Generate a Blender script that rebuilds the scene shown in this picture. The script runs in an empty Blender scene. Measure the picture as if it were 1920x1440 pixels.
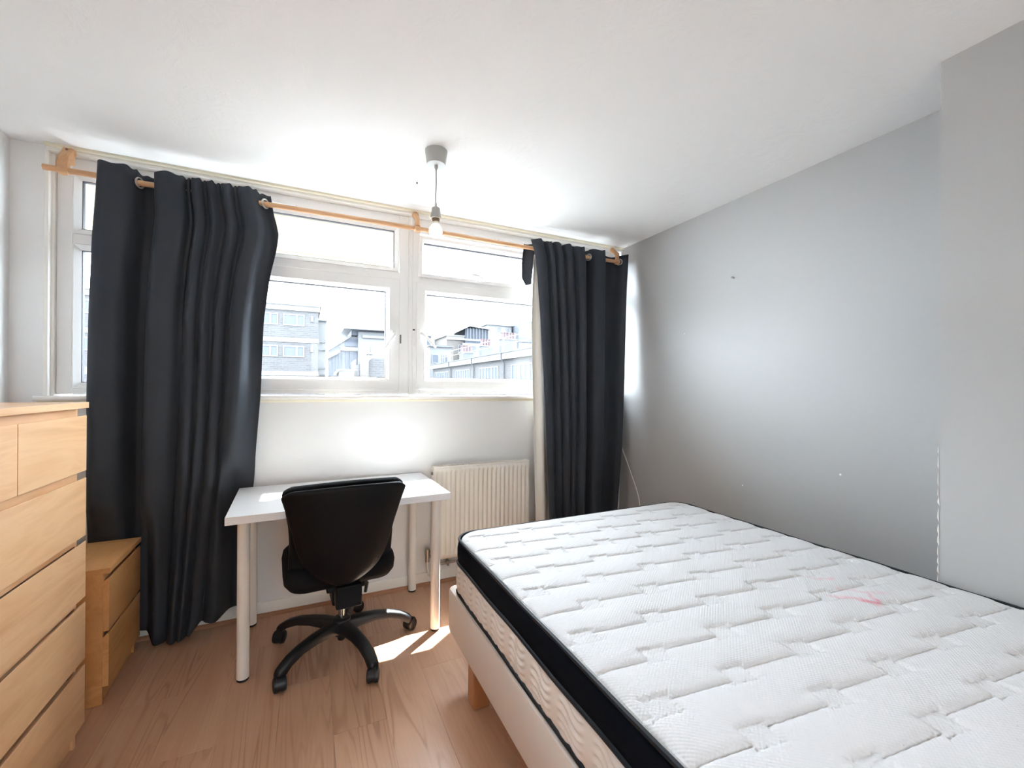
import bpy, math, random
from mathutils import Vector, Matrix

random.seed(7)
SC = bpy.context.scene
COL = SC.collection
PI = math.pi

# ------------------------------------------------------------------ camera, sky, sun, exposure
PSI, RHO, CAM_Z = 0.4424, 0.0071, 1.2935
cd = bpy.data.cameras.new('camera')
cam = bpy.data.objects.new('camera', cd)
COL.objects.link(cam)
cd.sensor_width = 36.0
cd.lens = 36.0 * 800.6 / 1920.0
cd.shift_y = 6.4 / 1920.0
cd.clip_start, cd.clip_end = 0.02, 500
fwd = Vector((math.sin(PSI), math.cos(PSI), 0))
rgt = Vector((math.cos(PSI), -math.sin(PSI), 0))
upv = Vector((0, 0, 1))
cx = rgt * math.cos(RHO) + upv * math.sin(RHO)
cy = upv * math.cos(RHO) - rgt * math.sin(RHO)
mw = Matrix((cx, cy, -fwd)).transposed().to_4x4()
mw.translation = (0, 0, CAM_Z)
cam.matrix_world = mw
SC.camera = cam

SKY, SUN, BULB, HALL_FILL = 12.2, 31.0, 5.0, 50.0
w = bpy.data.worlds.new('sky')
SC.world = w
w.use_nodes = True
wn = w.node_tree
bg = wn.nodes['Background']
bg.inputs[0].default_value = (0.86, 0.94, 1.04, 1)
bg.inputs[1].default_value = SKY

SUN_DIR = Vector((-0.525, -0.41, -1.0)).normalized()      # way the light travels
sd = bpy.data.lights.new('sun', 'SUN')
sd.energy = SUN
sd.angle = 0.0093
sd.color = (1.0, 0.975, 0.93)
so = bpy.data.objects.new('sun', sd)
COL.objects.link(so)
so.location = (6, 8, 12)
so.rotation_euler = SUN_DIR.to_track_quat('-Z', 'Y').to_euler()

# added fill lamp in an unseen, made-up hall behind the near wall
hd = bpy.data.lights.new('added_hall_fill', 'AREA')
hd.shape = 'RECTANGLE'
hd.size, hd.size_y = 1.2, 0.7
hd.energy = HALL_FILL
hd.color = (0.86, 0.95, 1.0)
ho = bpy.data.objects.new('added_hall_fill', hd)
COL.objects.link(ho)
ho.location = (0.45, -2.75, 2.40)

vs = SC.view_settings
vs.view_transform = 'Standard'
vs.look = 'None'
vs.exposure = 1.5
vs.gamma = 1.0
vs.use_curve_mapping = False
cyc = SC.cycles
cyc.use_denoising = True
cyc.max_bounces = 16
cyc.diffuse_bounces = 10
cyc.glossy_bounces = 4
cyc.transmission_bounces = 8
cyc.transparent_max_bounces = 16
cyc.sample_clamp_indirect = 12
cyc.caustics_reflective = False
cyc.caustics_refractive = False

# ------------------------------------------------------------------ helpers
def srgb(r, g, b):
    def f(c):
        c /= 255.0
        return c / 12.92 if c <= 0.04045 else ((c + 0.055) / 1.055) ** 2.4
    return (f(r), f(g), f(b), 1)


class MB:
    """collects shapes into one mesh"""
    def __init__(s):
        s.v, s.f = [], []

    def add(s, vs_, fs_):
        n = len(s.v)
        s.v += [tuple(p) for p in vs_]
        s.f += [tuple(i + n for i in f) for f in fs_]
        return s

    def box(s, x0, x1, y0, y1, z0, z1):
        x0, x1 = min(x0, x1), max(x0, x1)
        y0, y1 = min(y0, y1), max(y0, y1)
        z0, z1 = min(z0, z1), max(z0, z1)
        return s.add([(x0, y0, z0), (x1, y0, z0), (x1, y1, z0), (x0, y1, z0), (x0, y0, z1), (x1, y0, z1), (x1, y1, z1), (x0, y1, z1)],
                     [(0, 3, 2, 1), (4, 5, 6, 7), (0, 1, 5, 4), (1, 2, 6, 5), (2, 3, 7, 6), (3, 0, 4, 7)])

    def loft(s, loops, close=True, cap0=True, cap1=True):
        n = len(loops[0])
        vs_ = [p for l in loops for p in l]
        fs_ = []
        for i in range(len(loops) - 1):
            for j in range(n if close else n - 1):
                k = (j + 1) % n
                fs_.append((i * n + j, i * n + k, (i + 1) * n + k, (i + 1) * n + j))
        if close and cap0:
            fs_.append(tuple(reversed(range(n))))
        if close and cap1:
            fs_.append(tuple((len(loops) - 1) * n + j for j in range(n)))
        return s.add(vs_, fs_)

    def tube(s, pts, r, seg=12, cap=True):
        pts = [Vector(p) for p in pts]
        rs = r if isinstance(r, (list, tuple)) else [r] * len(pts)
        loops = []
        ref = None
        for i, p in enumerate(pts):
            a = pts[max(i - 1, 0)]
            b = pts[min(i + 1, len(pts) - 1)]
            t = (b - a).normalized()
            if ref is None:
                ref = Vector((0, 0, 1)) if abs(t.z) < 0.9 else Vector((1, 0, 0))
            u = (ref - t * ref.dot(t)).normalized()
            ref = u
            v = t.cross(u)
            loops.append([p + (u * math.cos(2 * PI * k / seg) + v * math.sin(2 * PI * k / seg)) * rs[i] for k in range(seg)])
        return s.loft(loops, True, cap, cap)

    def lathe(s, prof, c=(0, 0, 0), seg=24, axis='z', cap=True):
        loops = []
        for r, h in prof:
            l = []
            for k in range(seg):
                a = 2 * PI * k / seg
                p = (r * math.cos(a), r * math.sin(a), h)
                if axis == 'y':
                    p = (p[0], -p[2], p[1])
                elif axis == 'x':
                    p = (p[2], p[0], p[1])
                l.append((p[0] + c[0], p[1] + c[1], p[2] + c[2]))
            loops.append(l)
        return s.loft(loops, True, cap, cap)

    def prism(s, poly, axis, a, b):
        def mk(p, t):
            if axis == 'y':
                return (p[0], t, p[1])
            if axis == 'x':
                return (t, p[0], p[1])
            return (p[0], p[1], t)
        return s.loft([[mk(p, a) for p in poly], [mk(p, b) for p in poly]])

    def ring(s, rect, prof):
        """rectangular mitred frame in the X-Z plane; prof = [(inset, y)...]"""
        x0, x1, z0, z1 = rect
        loops = [[(x0 + i, y, z0 + i), (x1 - i, y, z0 + i), (x1 - i, y, z1 - i), (x0 + i, y, z1 - i)] for i, y in prof]
        return s.loft(loops, True, False, False)

    def grid(s, P):
        nr, nc = len(P), len(P[0])
        return s.add([p for r in P for p in r],
                     [(i * nc + j, i * nc + j + 1, (i + 1) * nc + j + 1, (i + 1) * nc + j) for i in range(nr - 1) for j in range(nc - 1)])

    def build(s, name, mat, parent=None, bevel=0, smooth=False, seg=2, solid=0, subsurf=0, loc=None, off=0.0):
        me = bpy.data.meshes.new(name)
        me.from_pydata(s.v, [], s.f)
        me.update()
        o = bpy.data.objects.new(name, me)
        COL.objects.link(o)
        if mat:
            me.materials.append(mat)
        if parent:
            o.parent = parent
        if loc:
            o.location = loc
        fix_normals(me)
        if solid:
            m = o.modifiers.new('thick', 'SOLIDIFY')
            m.thickness = solid
            m.offset = off
        if subsurf:
            m = o.modifiers.new('sub', 'SUBSURF')
            m.levels = m.render_levels = subsurf
        if bevel:
            m = o.modifiers.new('edge', 'BEVEL')
            m.width = bevel
            m.segments = seg
            m.limit_method = 'ANGLE'
            m.angle_limit = math.radians(35)
        if smooth or bevel:
            me.polygons.foreach_set('use_smooth', [True] * len(me.polygons))
            if not subsurf:
                sharp(me, math.radians(smooth if smooth not in (True, False) else 40))
        return o


def fix_normals(me):
    import bmesh
    bm = bmesh.new()
    bm.from_mesh(me)
    bmesh.ops.recalc_face_normals(bm, faces=bm.faces)
    bm.to_mesh(me)
    bm.free()


def sharp(me, ang):
    try:
        me.set_sharp_from_angle(angle=ang)
    except Exception:
        pass


def tag(o, label=None, cat=None, group=None, kind=None):
    if label:
        o['label'] = label
    if cat:
        o['category'] = cat
    if group:
        o['group'] = group
    if kind:
        o['kind'] = kind
    return o


def empty(name, loc=(0, 0, 0), rz=0.0, **k):
    o = bpy.data.objects.new(name, None)
    COL.objects.link(o)
    o.location = loc
    o.rotation_euler = (0, 0, rz)
    o.empty_display_size = 0.05
    return tag(o, **k)


def copy_tree(o, parent=None):
    c = o.copy()
    COL.objects.link(c)
    if parent:
        c.parent = parent
    for ch in list(o.children):
        copy_tree(ch, c)
    return c


def rrect(x0, x1, y0, y1, r, n=8, step=0.0):
    """rounded rectangle outline, counter clockwise; step subdivides the straight runs"""
    pts = []
    cs = [(x1 - r, y0 + r, -90), (x1 - r, y1 - r, 0), (x0 + r, y1 - r, 90), (x0 + r, y0 + r, 180)]
    for i, (a, b, d) in enumerate(cs):
        for k in range(n + 1):
            t = math.radians(d + 90.0 * k / n)
            pts.append((a + r * math.cos(t), b + r * math.sin(t)))
        if step:
            a2, b2, d2 = cs[(i + 1) % 4]
            p = Vector(pts[-1])
            t = math.radians(d2)
            q = Vector((a2 + r * math.cos(t), b2 + r * math.sin(t)))
            m = int((q - p).length / step)
            for k in range(1, m):
                pts.append(tuple(p.lerp(q, k / m)))
    return pts


def catmull(P, n):
    out = []
    P = [Vector(p) for p in P]
    for i in range(len(P) - 1):
        p0, p1, p2, p3 = P[max(i - 1, 0)], P[i], P[i + 1], P[min(i + 2, len(P) - 1)]
        for k in range(n):
            t = k / n
            out.append(0.5 * (2 * p1 + (p2 - p0) * t + (2 * p0 - 5 * p1 + 4 * p2 - p3) * t * t + (3 * p1 - p0 - 3 * p2 + p3) * t ** 3))
    out.append(P[-1])
    return out


def interp(x, tab):
    if x <= tab[0][0]:
        return tab[0][1]
    for (a, b), (c, d) in zip(tab, tab[1:]):
        if x <= c:
            return b + (d - b) * (x - a) / (c - a)
    return tab[-1][1]


# ------------------------------------------------------------------ materials
class NT:
    def __init__(s, name):
        s.m = bpy.data.materials.new(name)
        s.m.use_nodes = True
        s.t = s.m.node_tree
        s.b = s.t.nodes['Principled BSDF']

    def n(s, typ, **kw):
        nd = s.t.nodes.new(typ)
        for k, v in kw.items():
            if k.startswith('i_'):
                key = k[2:]
                key = int(key) if key.isdigit() else key.replace('_', ' ')
                nd.inputs[key].default_value = v
            else:
                setattr(nd, k, v)
        return nd

    def l(s, a, b):
        s.t.links.new(a, b)
        return s

    def coord(s, scale=(1, 1, 1), out='Object', rnd=0.0):
        tc = s.n('ShaderNodeTexCoord')
        mp = s.n('ShaderNodeMapping')
        mp.inputs['Scale'].default_value = scale
        s.l(tc.outputs[out], mp.inputs['Vector'])
        if rnd:
            oi = s.n('ShaderNodeObjectInfo')
            mu = s.n('ShaderNodeMath', operation='MULTIPLY')
            mu.inputs[1].default_value = rnd
            s.l(oi.outputs['Random'], mu.inputs[0])
            s.l(mu.outputs[0], mp.inputs['Location'])
        return mp.outputs['Vector']

    def noise(s, vec, scale, detail=3, rough=0.5, dist=0.0):
        nd = s.n('ShaderNodeTexNoise')
        nd.inputs['Scale'].default_value = scale
        nd.inputs['Detail'].default_value = detail
        nd.inputs['Roughness'].default_value = rough
        nd.inputs['Distortion'].default_value = dist
        s.l(vec, nd.inputs['Vector'])
        return nd.outputs['Fac']

    def ramp(s, fac, stops):
        r = s.n('ShaderNodeValToRGB')
        e = r.color_ramp.elements
        e[0].position, e[0].color = stops[0]
        e[1].position, e[1].color = stops[-1]
        for p, c in stops[1:-1]:
            x = e.new(p)
            x.color = c
        s.l(fac, r.inputs['Fac'])
        return r.outputs['Color']

    def bump(s, h, strength=0.2, dist=0.01):
        b = s.n('ShaderNodeBump')
        b.inputs['Strength'].default_value = strength
        b.inputs['Distance'].default_value = dist
        s.l(h, b.inputs['Height'])
        s.l(b.outputs['Normal'], s.b.inputs['Normal'])
        return s

    def set(s, **kw):
        for k, v in kw.items():
            s.b.inputs[k.replace('_', ' ')].default_value = v
        return s


def plain(name, col, rough=0.5, metal=0.0, spec=0.5, var=0.04, scale=6.0, bump=0.0, bscale=200.0, sheen=0.0):
    m = NT(name)
    m.set(Roughness=rough, Metallic=metal)
    m.b.inputs['Specular IOR Level'].default_value = spec
    v = m.coord()
    f = m.noise(v, scale, 3)
    a = tuple(c * (1 - var) for c in col[:3]) + (1,)
    b = tuple(min(1, c * (1 + var)) for c in col[:3]) + (1,)
    m.l(m.ramp(f, [(0.3, a), (0.7, b)]), m.b.inputs['Base Color'])
    if bump:
        m.bump(m.noise(v, bscale, 2), bump, 0.002)
    if sheen:
        m.b.inputs['Sheen Weight'].default_value = sheen
        m.b.inputs['Sheen Roughness'].default_value = 0.4
    return m.m


M = {}
M['wall'] = plain('white_wall_paint', srgb(230, 230, 230), 0.65, var=0.012, scale=2.0, bump=0.08, bscale=120)
M['wall_grey'] = plain('grey_wall_paint', srgb(180, 180, 180), 0.5, var=0.012, scale=1.5, bump=0.06, bscale=90)
M['white_trim'] = plain('white_gloss_paint', srgb(238, 236, 231), 0.35, var=0.01)
M['cream_trim'] = plain('aged_cream_paint', srgb(226, 219, 198), 0.45, var=0.03)
M['upvc'] = plain('white_upvc', srgb(240, 240, 240), 0.28, var=0.006)
M['gasket'] = plain('dark_rubber_gasket', srgb(52, 52, 62), 0.6)
M['metal_dark'] = plain('dull_steel', srgb(120, 115, 110), 0.35, 0.9)
M['chrome'] = plain('chrome', srgb(205, 203, 200), 0.16, 1.0)
M['brass'] = plain('aged_chrome_valve', srgb(170, 160, 145), 0.3, 0.9)
M['radiator'] = plain('radiator_enamel', srgb(236, 231, 221), 0.35, var=0.01)
M['desk'] = plain('white_laminate', srgb(238, 239, 242), 0.3, var=0.006)
M['deskleg'] = plain('white_powder_coat', srgb(232, 228, 222), 0.28, var=0.006)
M['black'] = plain('black_plastic', srgb(22, 23, 26), 0.42, var=0.05)
M['shell'] = plain('black_shell_plastic', srgb(11, 14, 19), 0.5, var=0.05, spec=0.22)
M['blackfab'] = plain('black_mesh_fabric', srgb(11, 13, 17), 0.8, spec=0.2, var=0.08, bump=0.3, bscale=900)
M['blackfoot'] = plain('black_rubber', srgb(20, 20, 20), 0.7)
M['lining'] = plain('ivory_curtain_lining', srgb(235, 231, 222), 0.8, var=0.01, bump=0.1, bscale=600)
M['lampgrey'] = plain('pale_grey_plastic', srgb(176, 176, 174), 0.45, var=0.01)
M['lampface'] = plain('light_grey_plastic', srgb(215, 220, 222), 0.45, var=0.01)
M['lampbrown'] = plain('brown_bakelite', srgb(98, 84, 70), 0.45)
M['cord'] = plain('grey_flex', srgb(150, 143, 140), 0.5)
M['whitecord'] = plain('white_flex', srgb(235, 232, 226), 0.4)
M['eyelet'] = plain('satin_nickel', srgb(200, 196, 190), 0.3, 0.6)
M['base'] = plain('beige_base_fabric', srgb(229, 218, 211), 0.85, var=0.02, bump=0.15, bscale=700)
M['band'] = plain('navy_black_fabric', srgb(6, 13, 24), 0.8, var=0.1, scale=14, bump=0.2, bscale=500, spec=0.10)
M['piping'] = plain('dark_piping', srgb(24, 28, 35), 0.55, spec=0.3)
M['filler'] = plain('white_filler', srgb(245, 243, 240), 0.7)


def fabric():
    m = NT('charcoal_blackout_fabric')
    m.set(Roughness=0.62)
    m.b.inputs['Specular IOR Level'].default_value = 0.12
    v = m.coord()
    f = m.noise(v, 3.0, 3)
    m.l(m.ramp(f, [(0.3, srgb(56, 60, 67)), (0.7, srgb(62, 65, 71))]), m.b.inputs['Base Color'])
    m.b.inputs['Sheen Weight'].default_value = 0.0
    m.b.inputs['Sheen Roughness'].default_value = 0.5
    m.bump(m.noise(v, 700, 2), 0.12, 0.001)
    return m.m
M['curtain'] = fabric()


def veneer(name, c0, c1, axis, rough=0.38, rnd=17.0):
    """pale birch with soft flame figure; grain along axis"""
    m = NT(name)
    m.set(Roughness=rough)
    sc = {'x': (0.9, 5, 5), 'y': (5, 0.9, 5), 'z': (5, 5, 0.9)}[axis]
    v = m.coord(sc, rnd=rnd)
    big = m.noise(v, 1.6, 3, 0.5, 1.6)
    sc2 = {'x': (3, 60, 60), 'y': (60, 3, 60), 'z': (60, 60, 3)}[axis]
    v2 = m.coord(sc2, rnd=rnd)
    fine = m.noise(v2, 1.5, 3)
    mix = m.n('ShaderNodeMath', operation='MULTIPLY_ADD')
    mix.inputs[1].default_value = 0.22
    m.l(fine, mix.inputs[0])
    m.l(big, mix.inputs[2])
    m.l(m.ramp(mix.outputs[0], [(0.35, c0), (0.62, c1), (0.85, c0)]), m.b.inputs['Base Color'])
    m.bump(fine, 0.03, 0.001)
    return m.m
M['birch'] = veneer('birch_veneer', srgb(204, 156, 110), srgb(222, 179, 135), 'y')
M['birch_x'] = veneer('birch_veneer_dark', srgb(196, 140, 84), srgb(212, 158, 102), 'y')
M['pine'] = veneer('pine_rod_wood', srgb(190, 140, 99), srgb(210, 164, 122), 'x', 0.4)
M['legwood'] = veneer('beech_leg_wood', srgb(170, 112, 70), srgb(190, 132, 88), 'z', 0.45)
M['quadrant'] = veneer('brown_quadrant_wood', srgb(150, 104, 74), srgb(168, 120, 88), 'x', 0.5)


def floor_mat():
    m = NT('oak_laminate')
    m.set(Roughness=0.36)
    oi = m.n('ShaderNodeObjectInfo')
    v = m.coord((1, 1, 1), rnd=41.0)
    # cathedral grain: distorted rings stretched along the plank
    mp = m.n('ShaderNodeMapping')
    mp.inputs['Scale'].default_value = (10, 0.6, 1)
    m.l(v, mp.inputs['Vector'])
    nz = m.noise(mp.outputs['Vector'], 1.1, 1, 0.4, 0.4)
    ml = m.n('ShaderNodeMath', operation='MULTIPLY')
    ml.inputs[1].default_value = 13.0
    m.l(nz, ml.inputs[0])
    sn = m.n('ShaderNodeMath', operation='SINE')
    mm = m.n('ShaderNodeMath', operation='MULTIPLY')
    mm.inputs[1].default_value = 6.2832
    m.l(ml.outputs[0], mm.inputs[0])
    m.l(mm.outputs[0], sn.inputs[0])
    mp2 = m.n('ShaderNodeMapping')
    mp2.inputs['Scale'].default_value = (160, 4, 1)
    m.l(v, mp2.inputs['Vector'])
    fine = m.noise(mp2.outputs['Vector'], 1.0, 3)
    mp3 = m.n('ShaderNodeMapping')
    mp3.inputs['Scale'].default_value = (6, 1.2, 1)
    m.l(v, mp3.inputs['Vector'])
    cloud = m.noise(mp3.outputs['Vector'], 1.0, 2)
    r1 = m.ramp(sn.outputs[0], [(0.0, (1, 1, 1, 1)), (0.62, (0.96, 0.95, 0.94, 1)), (1.0, (0.76, 0.71, 0.68, 1))])
    r2 = m.ramp(fine, [(0.3, (0.93, 0.92, 0.91, 1)), (0.7, (1.03, 1.03, 1.03, 1))])
    base = m.ramp(cloud, [(0.3, srgb(186, 143, 115)), (0.7, srgb(201, 161, 133))])
    mp4 = m.n('ShaderNodeMapping')
    mp4.inputs['Scale'].default_value = (5, 0.9, 1)
    m.l(v, mp4.inputs['Vector'])
    mask = m.ramp(m.noise(mp4.outputs['Vector'], 1.0, 1), [(0.42, (0.12, 0.12, 0.12, 1)), (0.62, (1, 1, 1, 1))])
    def mul(a, b, f=1.0):
        x = m.n('ShaderNodeMix', data_type='RGBA', blend_type='MULTIPLY')
        if f is None:
            m.l(mask, x.inputs['Factor'])
        else:
            x.inputs['Factor'].default_value = f
        m.l(a, x.inputs[6])
        m.l(b, x.inputs[7])
        return x.outputs[2]
    c = mul(mul(base, r1, None), r2, 0.8)
    rv = m.ramp(oi.outputs['Random'], [(0.0, (0.96, 0.955, 0.95, 1)), (1.0, (1.03, 1.03, 1.03, 1))])
    c = mul(c, rv)
    m.l(c, m.b.inputs['Base Color'])
    m.bump(fine, 0.04, 0.001)
    return m.m
M['floor'] = floor_mat()


def ceiling_mat():
    m = NT('textured_ceiling_paint')
    m.set(Roughness=0.75)
    m.b.inputs['Base Color'].default_value = srgb(242, 243, 244)
    v = m.coord()
    a = m.noise(v, 9.0, 4, 0.6, 1.5)
    vo = m.n('ShaderNodeTexVoronoi', feature='F1')
    vo.inputs['Scale'].default_value = 7.0
    m.l(v, vo.inputs['Vector'])
    sn = m.n('ShaderNodeMath', operation='SINE')
    mu = m.n('ShaderNodeMath', operation='MULTIPLY')
    mu.inputs[1].default_value = 70.0
    m.l(vo.outputs['Distance'], mu.inputs[0])
    m.l(mu.outputs[0], sn.inputs[0])
    lt = m.ramp(vo.outputs['Distance'], [(0.10, (1, 1, 1, 1)), (0.16, (0, 0, 0, 1))])
    mm = m.n('ShaderNodeMath', operation='MULTIPLY')
    m.l(sn.outputs[0], mm.inputs[0])
    m.l(lt, mm.inputs[1])
    ad = m.n('ShaderNodeMath', operation='MULTIPLY_ADD')
    ad.inputs[1].default_value = 0.12
    m.l(mm.outputs[0], ad.inputs[0])
    m.l(a, ad.inputs[2])
    m.bump(ad.outputs[0], 0.30, 0.01)
    return m.m
M['ceiling'] = ceiling_mat()


def glass_mat():
    m = NT('window_glass')
    t = m.t
    g = m.n('ShaderNodeBsdfGlossy')
    g.inputs['Roughness'].default_value = 0.02
    tr = m.n('ShaderNodeBsdfTransparent')
    tr.inputs['Color'].default_value = (0.96, 0.985, 0.985, 1)
    lw = m.n('ShaderNodeLayerWeight')
    lw.inputs['Blend'].default_value = 0.5
    pw = m.n('ShaderNodeMath', operation='POWER')
    pw.inputs[1].default_value = 5.0
    m.l(lw.outputs['Facing'], pw.inputs[0])
    fr = m.n('ShaderNodeMath', operation='MULTIPLY_ADD')
    fr.inputs[1].default_value = 0.5
    fr.inputs[2].default_value = 0.02
    m.l(pw.outputs[0], fr.inputs[0])
    mx = m.n('ShaderNodeMixShader')
    m.l(fr.outputs[0], mx.inputs[0])
    m.l(tr.outputs[0], mx.inputs[1])
    m.l(g.outputs[0], mx.inputs[2])
    m.l(mx.outputs[0], t.nodes['Material Output'].inputs['Surface'])
    return m.m
M['glass'] = glass_mat()


def bulb_mat():
    m = NT('lit_bulb')
    m.b.inputs['Base Color'].default_value = (1, 0.95, 0.88, 1)
    m.b.inputs['Emission Color'].default_value = (1.0, 0.80, 0.58, 1)
    m.b.inputs['Emission Strength'].default_value = BULB
    return m.m
M['bulb'] = bulb_mat()


def mattress_mat():
    m = NT('white_quilted_knit')
    m.set(Roughness=0.85)
    v = m.coord()
    at = m.n('ShaderNodeAttribute', attribute_name='stain')
    sp = m.noise(v, 160, 2)
    fl = m.ramp(sp, [(0.20, srgb(180, 182, 188)), (0.26, srgb(222, 221, 222))])
    mx = m.n('ShaderNodeMix', data_type='RGBA')
    m.l(at.outputs['Fac'], mx.inputs['Factor'])
    m.l(fl, mx.inputs[6])
    mx.inputs[7].default_value = srgb(226, 128, 150)
    m.l(mx.outputs[2], m.b.inputs['Base Color'])
    # knit: two crossed sines
    sx = m.n('ShaderNodeSeparateXYZ')
    m.l(v, sx.inputs[0])
    def sine(sock, k):
        a = m.n('ShaderNodeMath', operation='MULTIPLY')
        a.inputs[1].default_value = k
        b = m.n('ShaderNodeMath', operation='SINE')
        m.l(sock, a.inputs[0])
        m.l(a.outputs[0], b.inputs[0])
        return b.outputs[0]
    p = m.n('ShaderNodeMath', operation='MULTIPLY')
    m.l(sine(sx.outputs[0], 560), p.inputs[0])
    m.l(sine(sx.outputs[1], 700), p.inputs[1])
    m.bump(p.outputs[0], 0.35, 0.0012)
    return m.m
M['quilt'] = mattress_mat()
M['border'] = plain('beige_quilt_border', srgb(243, 234, 227), 0.8, var=0.015, bump=0.1, bscale=900)


def brick(name, c1, c2, mortar, scale=4.4):
    m = NT(name)
    m.set(Roughness=0.9)
    tc = m.n('ShaderNodeTexCoord')
    sx = m.n('ShaderNodeSeparateXYZ')
    m.l(tc.outputs['Object'], sx.inputs[0])
    ad = m.n('ShaderNodeMath', operation='ADD')
    m.l(sx.outputs[0], ad.inputs[0])
    m.l(sx.outputs[1], ad.inputs[1])
    cb = m.n('ShaderNodeCombineXYZ')
    m.l(ad.outputs[0], cb.inputs[0])
    m.l(sx.outputs[2], cb.inputs[1])
    br = m.n('ShaderNodeTexBrick')
    br.inputs['Color1'].default_value = c1
    br.inputs['Color2'].default_value = c2
    br.inputs['Mortar'].default_value = mortar
    br.inputs['Scale'].default_value = 1.0
    br.inputs['Brick Width'].default_value = 0.46
    br.inputs['Row Height'].default_value = 0.15
    br.inputs['Mortar Size'].default_value = 0.02
    m.l(cb.outputs[0], br.inputs['Vector'])
    m.l(br.outputs['Color'], m.b.inputs['Base Color'])
    return m.m


def lin(v, tint=(1, 1, 1)):
    return (v * tint[0], v * tint[1], v * tint[2], 1)
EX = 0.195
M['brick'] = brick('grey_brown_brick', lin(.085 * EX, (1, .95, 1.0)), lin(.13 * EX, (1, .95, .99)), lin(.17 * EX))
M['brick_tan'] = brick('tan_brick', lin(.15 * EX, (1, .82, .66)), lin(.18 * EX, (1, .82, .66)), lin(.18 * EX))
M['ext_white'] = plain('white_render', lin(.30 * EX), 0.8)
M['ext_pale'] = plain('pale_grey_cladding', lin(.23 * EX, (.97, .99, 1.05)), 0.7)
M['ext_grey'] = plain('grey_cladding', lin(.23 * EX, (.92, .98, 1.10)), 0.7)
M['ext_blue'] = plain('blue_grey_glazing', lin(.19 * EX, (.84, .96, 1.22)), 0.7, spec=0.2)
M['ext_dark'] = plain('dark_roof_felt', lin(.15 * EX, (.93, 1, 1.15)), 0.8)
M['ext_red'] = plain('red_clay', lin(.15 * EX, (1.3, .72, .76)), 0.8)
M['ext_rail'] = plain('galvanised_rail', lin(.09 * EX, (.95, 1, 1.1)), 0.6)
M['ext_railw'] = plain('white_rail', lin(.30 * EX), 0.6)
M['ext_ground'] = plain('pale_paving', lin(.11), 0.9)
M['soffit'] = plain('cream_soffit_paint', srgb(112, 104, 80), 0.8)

# ------------------------------------------------------------------ the room shell
XL, XR, YN, YF, HC = -1.255, 2.289, -1.75, 2.772, 2.424

fl = MB().box(XL - .2, XR + .2, YN - .2, YF + .25, -0.2, -0.012).build('floor', M['floor'])
tag(fl, kind='structure')
PW, PL = 0.192, 1.285
plank_me = {}
x = XL
row = 0
while x < XR - 0.01:
    x1 = min(x + PW, XR)
    y = YF - PL * (0.25 + 0.75 * ((row * 0.377 + 0.13) % 1))
    ys = [YF]
    while y > YN:
        ys.append(y)
        y -= PL
    ys.append(YN)
    for a, b in zip(ys[1:], ys):
        key = (round(x1 - x, 3), round(b - a, 3))
        if key not in plank_me:
            o = MB().box(0.0001, x1 - x - 0.0001, 0.0001, b - a - 0.0001, -0.012, 0.0).build('plank', M['floor'], fl, bevel=0.0006, seg=1)
            plank_me[key] = o
        else:
            o = plank_me[key].copy()
            COL.objects.link(o)
        o.location = (x, a, 0)
    x = x1
    row += 1

ce = MB().box(XL - .2, XR + .2, YN - .2, YF + .25, HC, HC + .25).build('ceiling', M['ceiling'])
tag(ce, kind='structure')

SILL = 1.205
wf = MB().box(XL - .2, -1.128, YF, YF + .25, 0, HC).box(-1.128, XR + .2, YF, YF + .25, 0, SILL).build('wall_far', M['wall'])
tag(wf, kind='structure')
tag(MB().box(XL - .2, XL, YN, YF, 0, HC).build('wall_left', M['wall']), kind='structure')
wr = MB().box(XR, XR + .2, YN, YF, 0, HC).build('wall_right', M['wall_grey'])
tag(wr, kind='structure')
# near wall; its doorway is added to let the hall fill light in
DX0, DX1, DZ = .02, .88, 2.02
tag(MB().box(XL - .2, DX0, YN - .12, YN, 0, HC).box(DX1, XR + .2, YN - .12, YN, 0, HC).box(DX0, DX1, YN - .12, YN, DZ, HC).build('wall_near', M['wall']), kind='structure')
tag(MB().box(-.9, 1.9, -3.75, -3.6, 0, HC + .02).box(-.9, -.8, -3.6, YN - .12, 0, HC + .02).box(1.8, 1.9, -3.6, YN - .12, 0, HC + .02).box(-.9, 1.9, -3.75, YN - .2, HC + .02, HC + .2).build('wall_added_hall', M['wall']), kind='structure')  # made-up hall shell, out of view, added to carry the fill light
tag(MB().box(-.9, 1.9, -3.75, YN - .2, -.2, 0).build('floor_added_hall', M['radiator']), kind='structure')  # pale floor of the added hall, bounces the fill
tag(MB().box(DX0 - .07, DX0, YN - .125, YN + .012, 0, DZ + .07).box(DX1, DX1 + .07, YN - .125, YN + .012, 0, DZ + .07).box(DX0, DX1, YN - .125, YN + .012, DZ, DZ + .07).build('trim_9', M['white_trim'], bevel=0.003), kind='structure')  # casing of the added doorway
# boxed-in pier on the right wall
pier = MB().box(1.957, XR, YN, 0.699, 0, HC).build('wall_pier', M['wall_grey'])
tag(pier, kind='structure')
fb = MB()
z = 0.62
while z < 1.08:
    h = random.uniform(.03, .07)
    wd = random.uniform(.0015, .005) * (1.0 if z < .92 else .6)
    fb.add([(1.9575 - .002, .699 - wd, z), (1.9575 - .0025, .7005, z + h * .3), (1.9575 - .002, .699 - wd * .5, z + h), (1.9585, .701, z + h * .6), (1.960, .7005, z + h * .2)],
           [(0, 1, 2), (1, 3, 2), (0, 4, 1), (1, 4, 3)])
    z += h * random.uniform(.8, 1.1)
fb.build('filler_bead', M['filler'], pier)

for yy, zz, rr_ in ((1.677, .731, .004), (1.168, .889, .005), (2.114, 1.664, .003)):
    MB().lathe([(rr_, 0), (rr_ * .8, -.0008), (.0004, -.001)], (XR, yy, zz), 8, 'x').build('filler_dab', M['filler'], wr)

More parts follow.
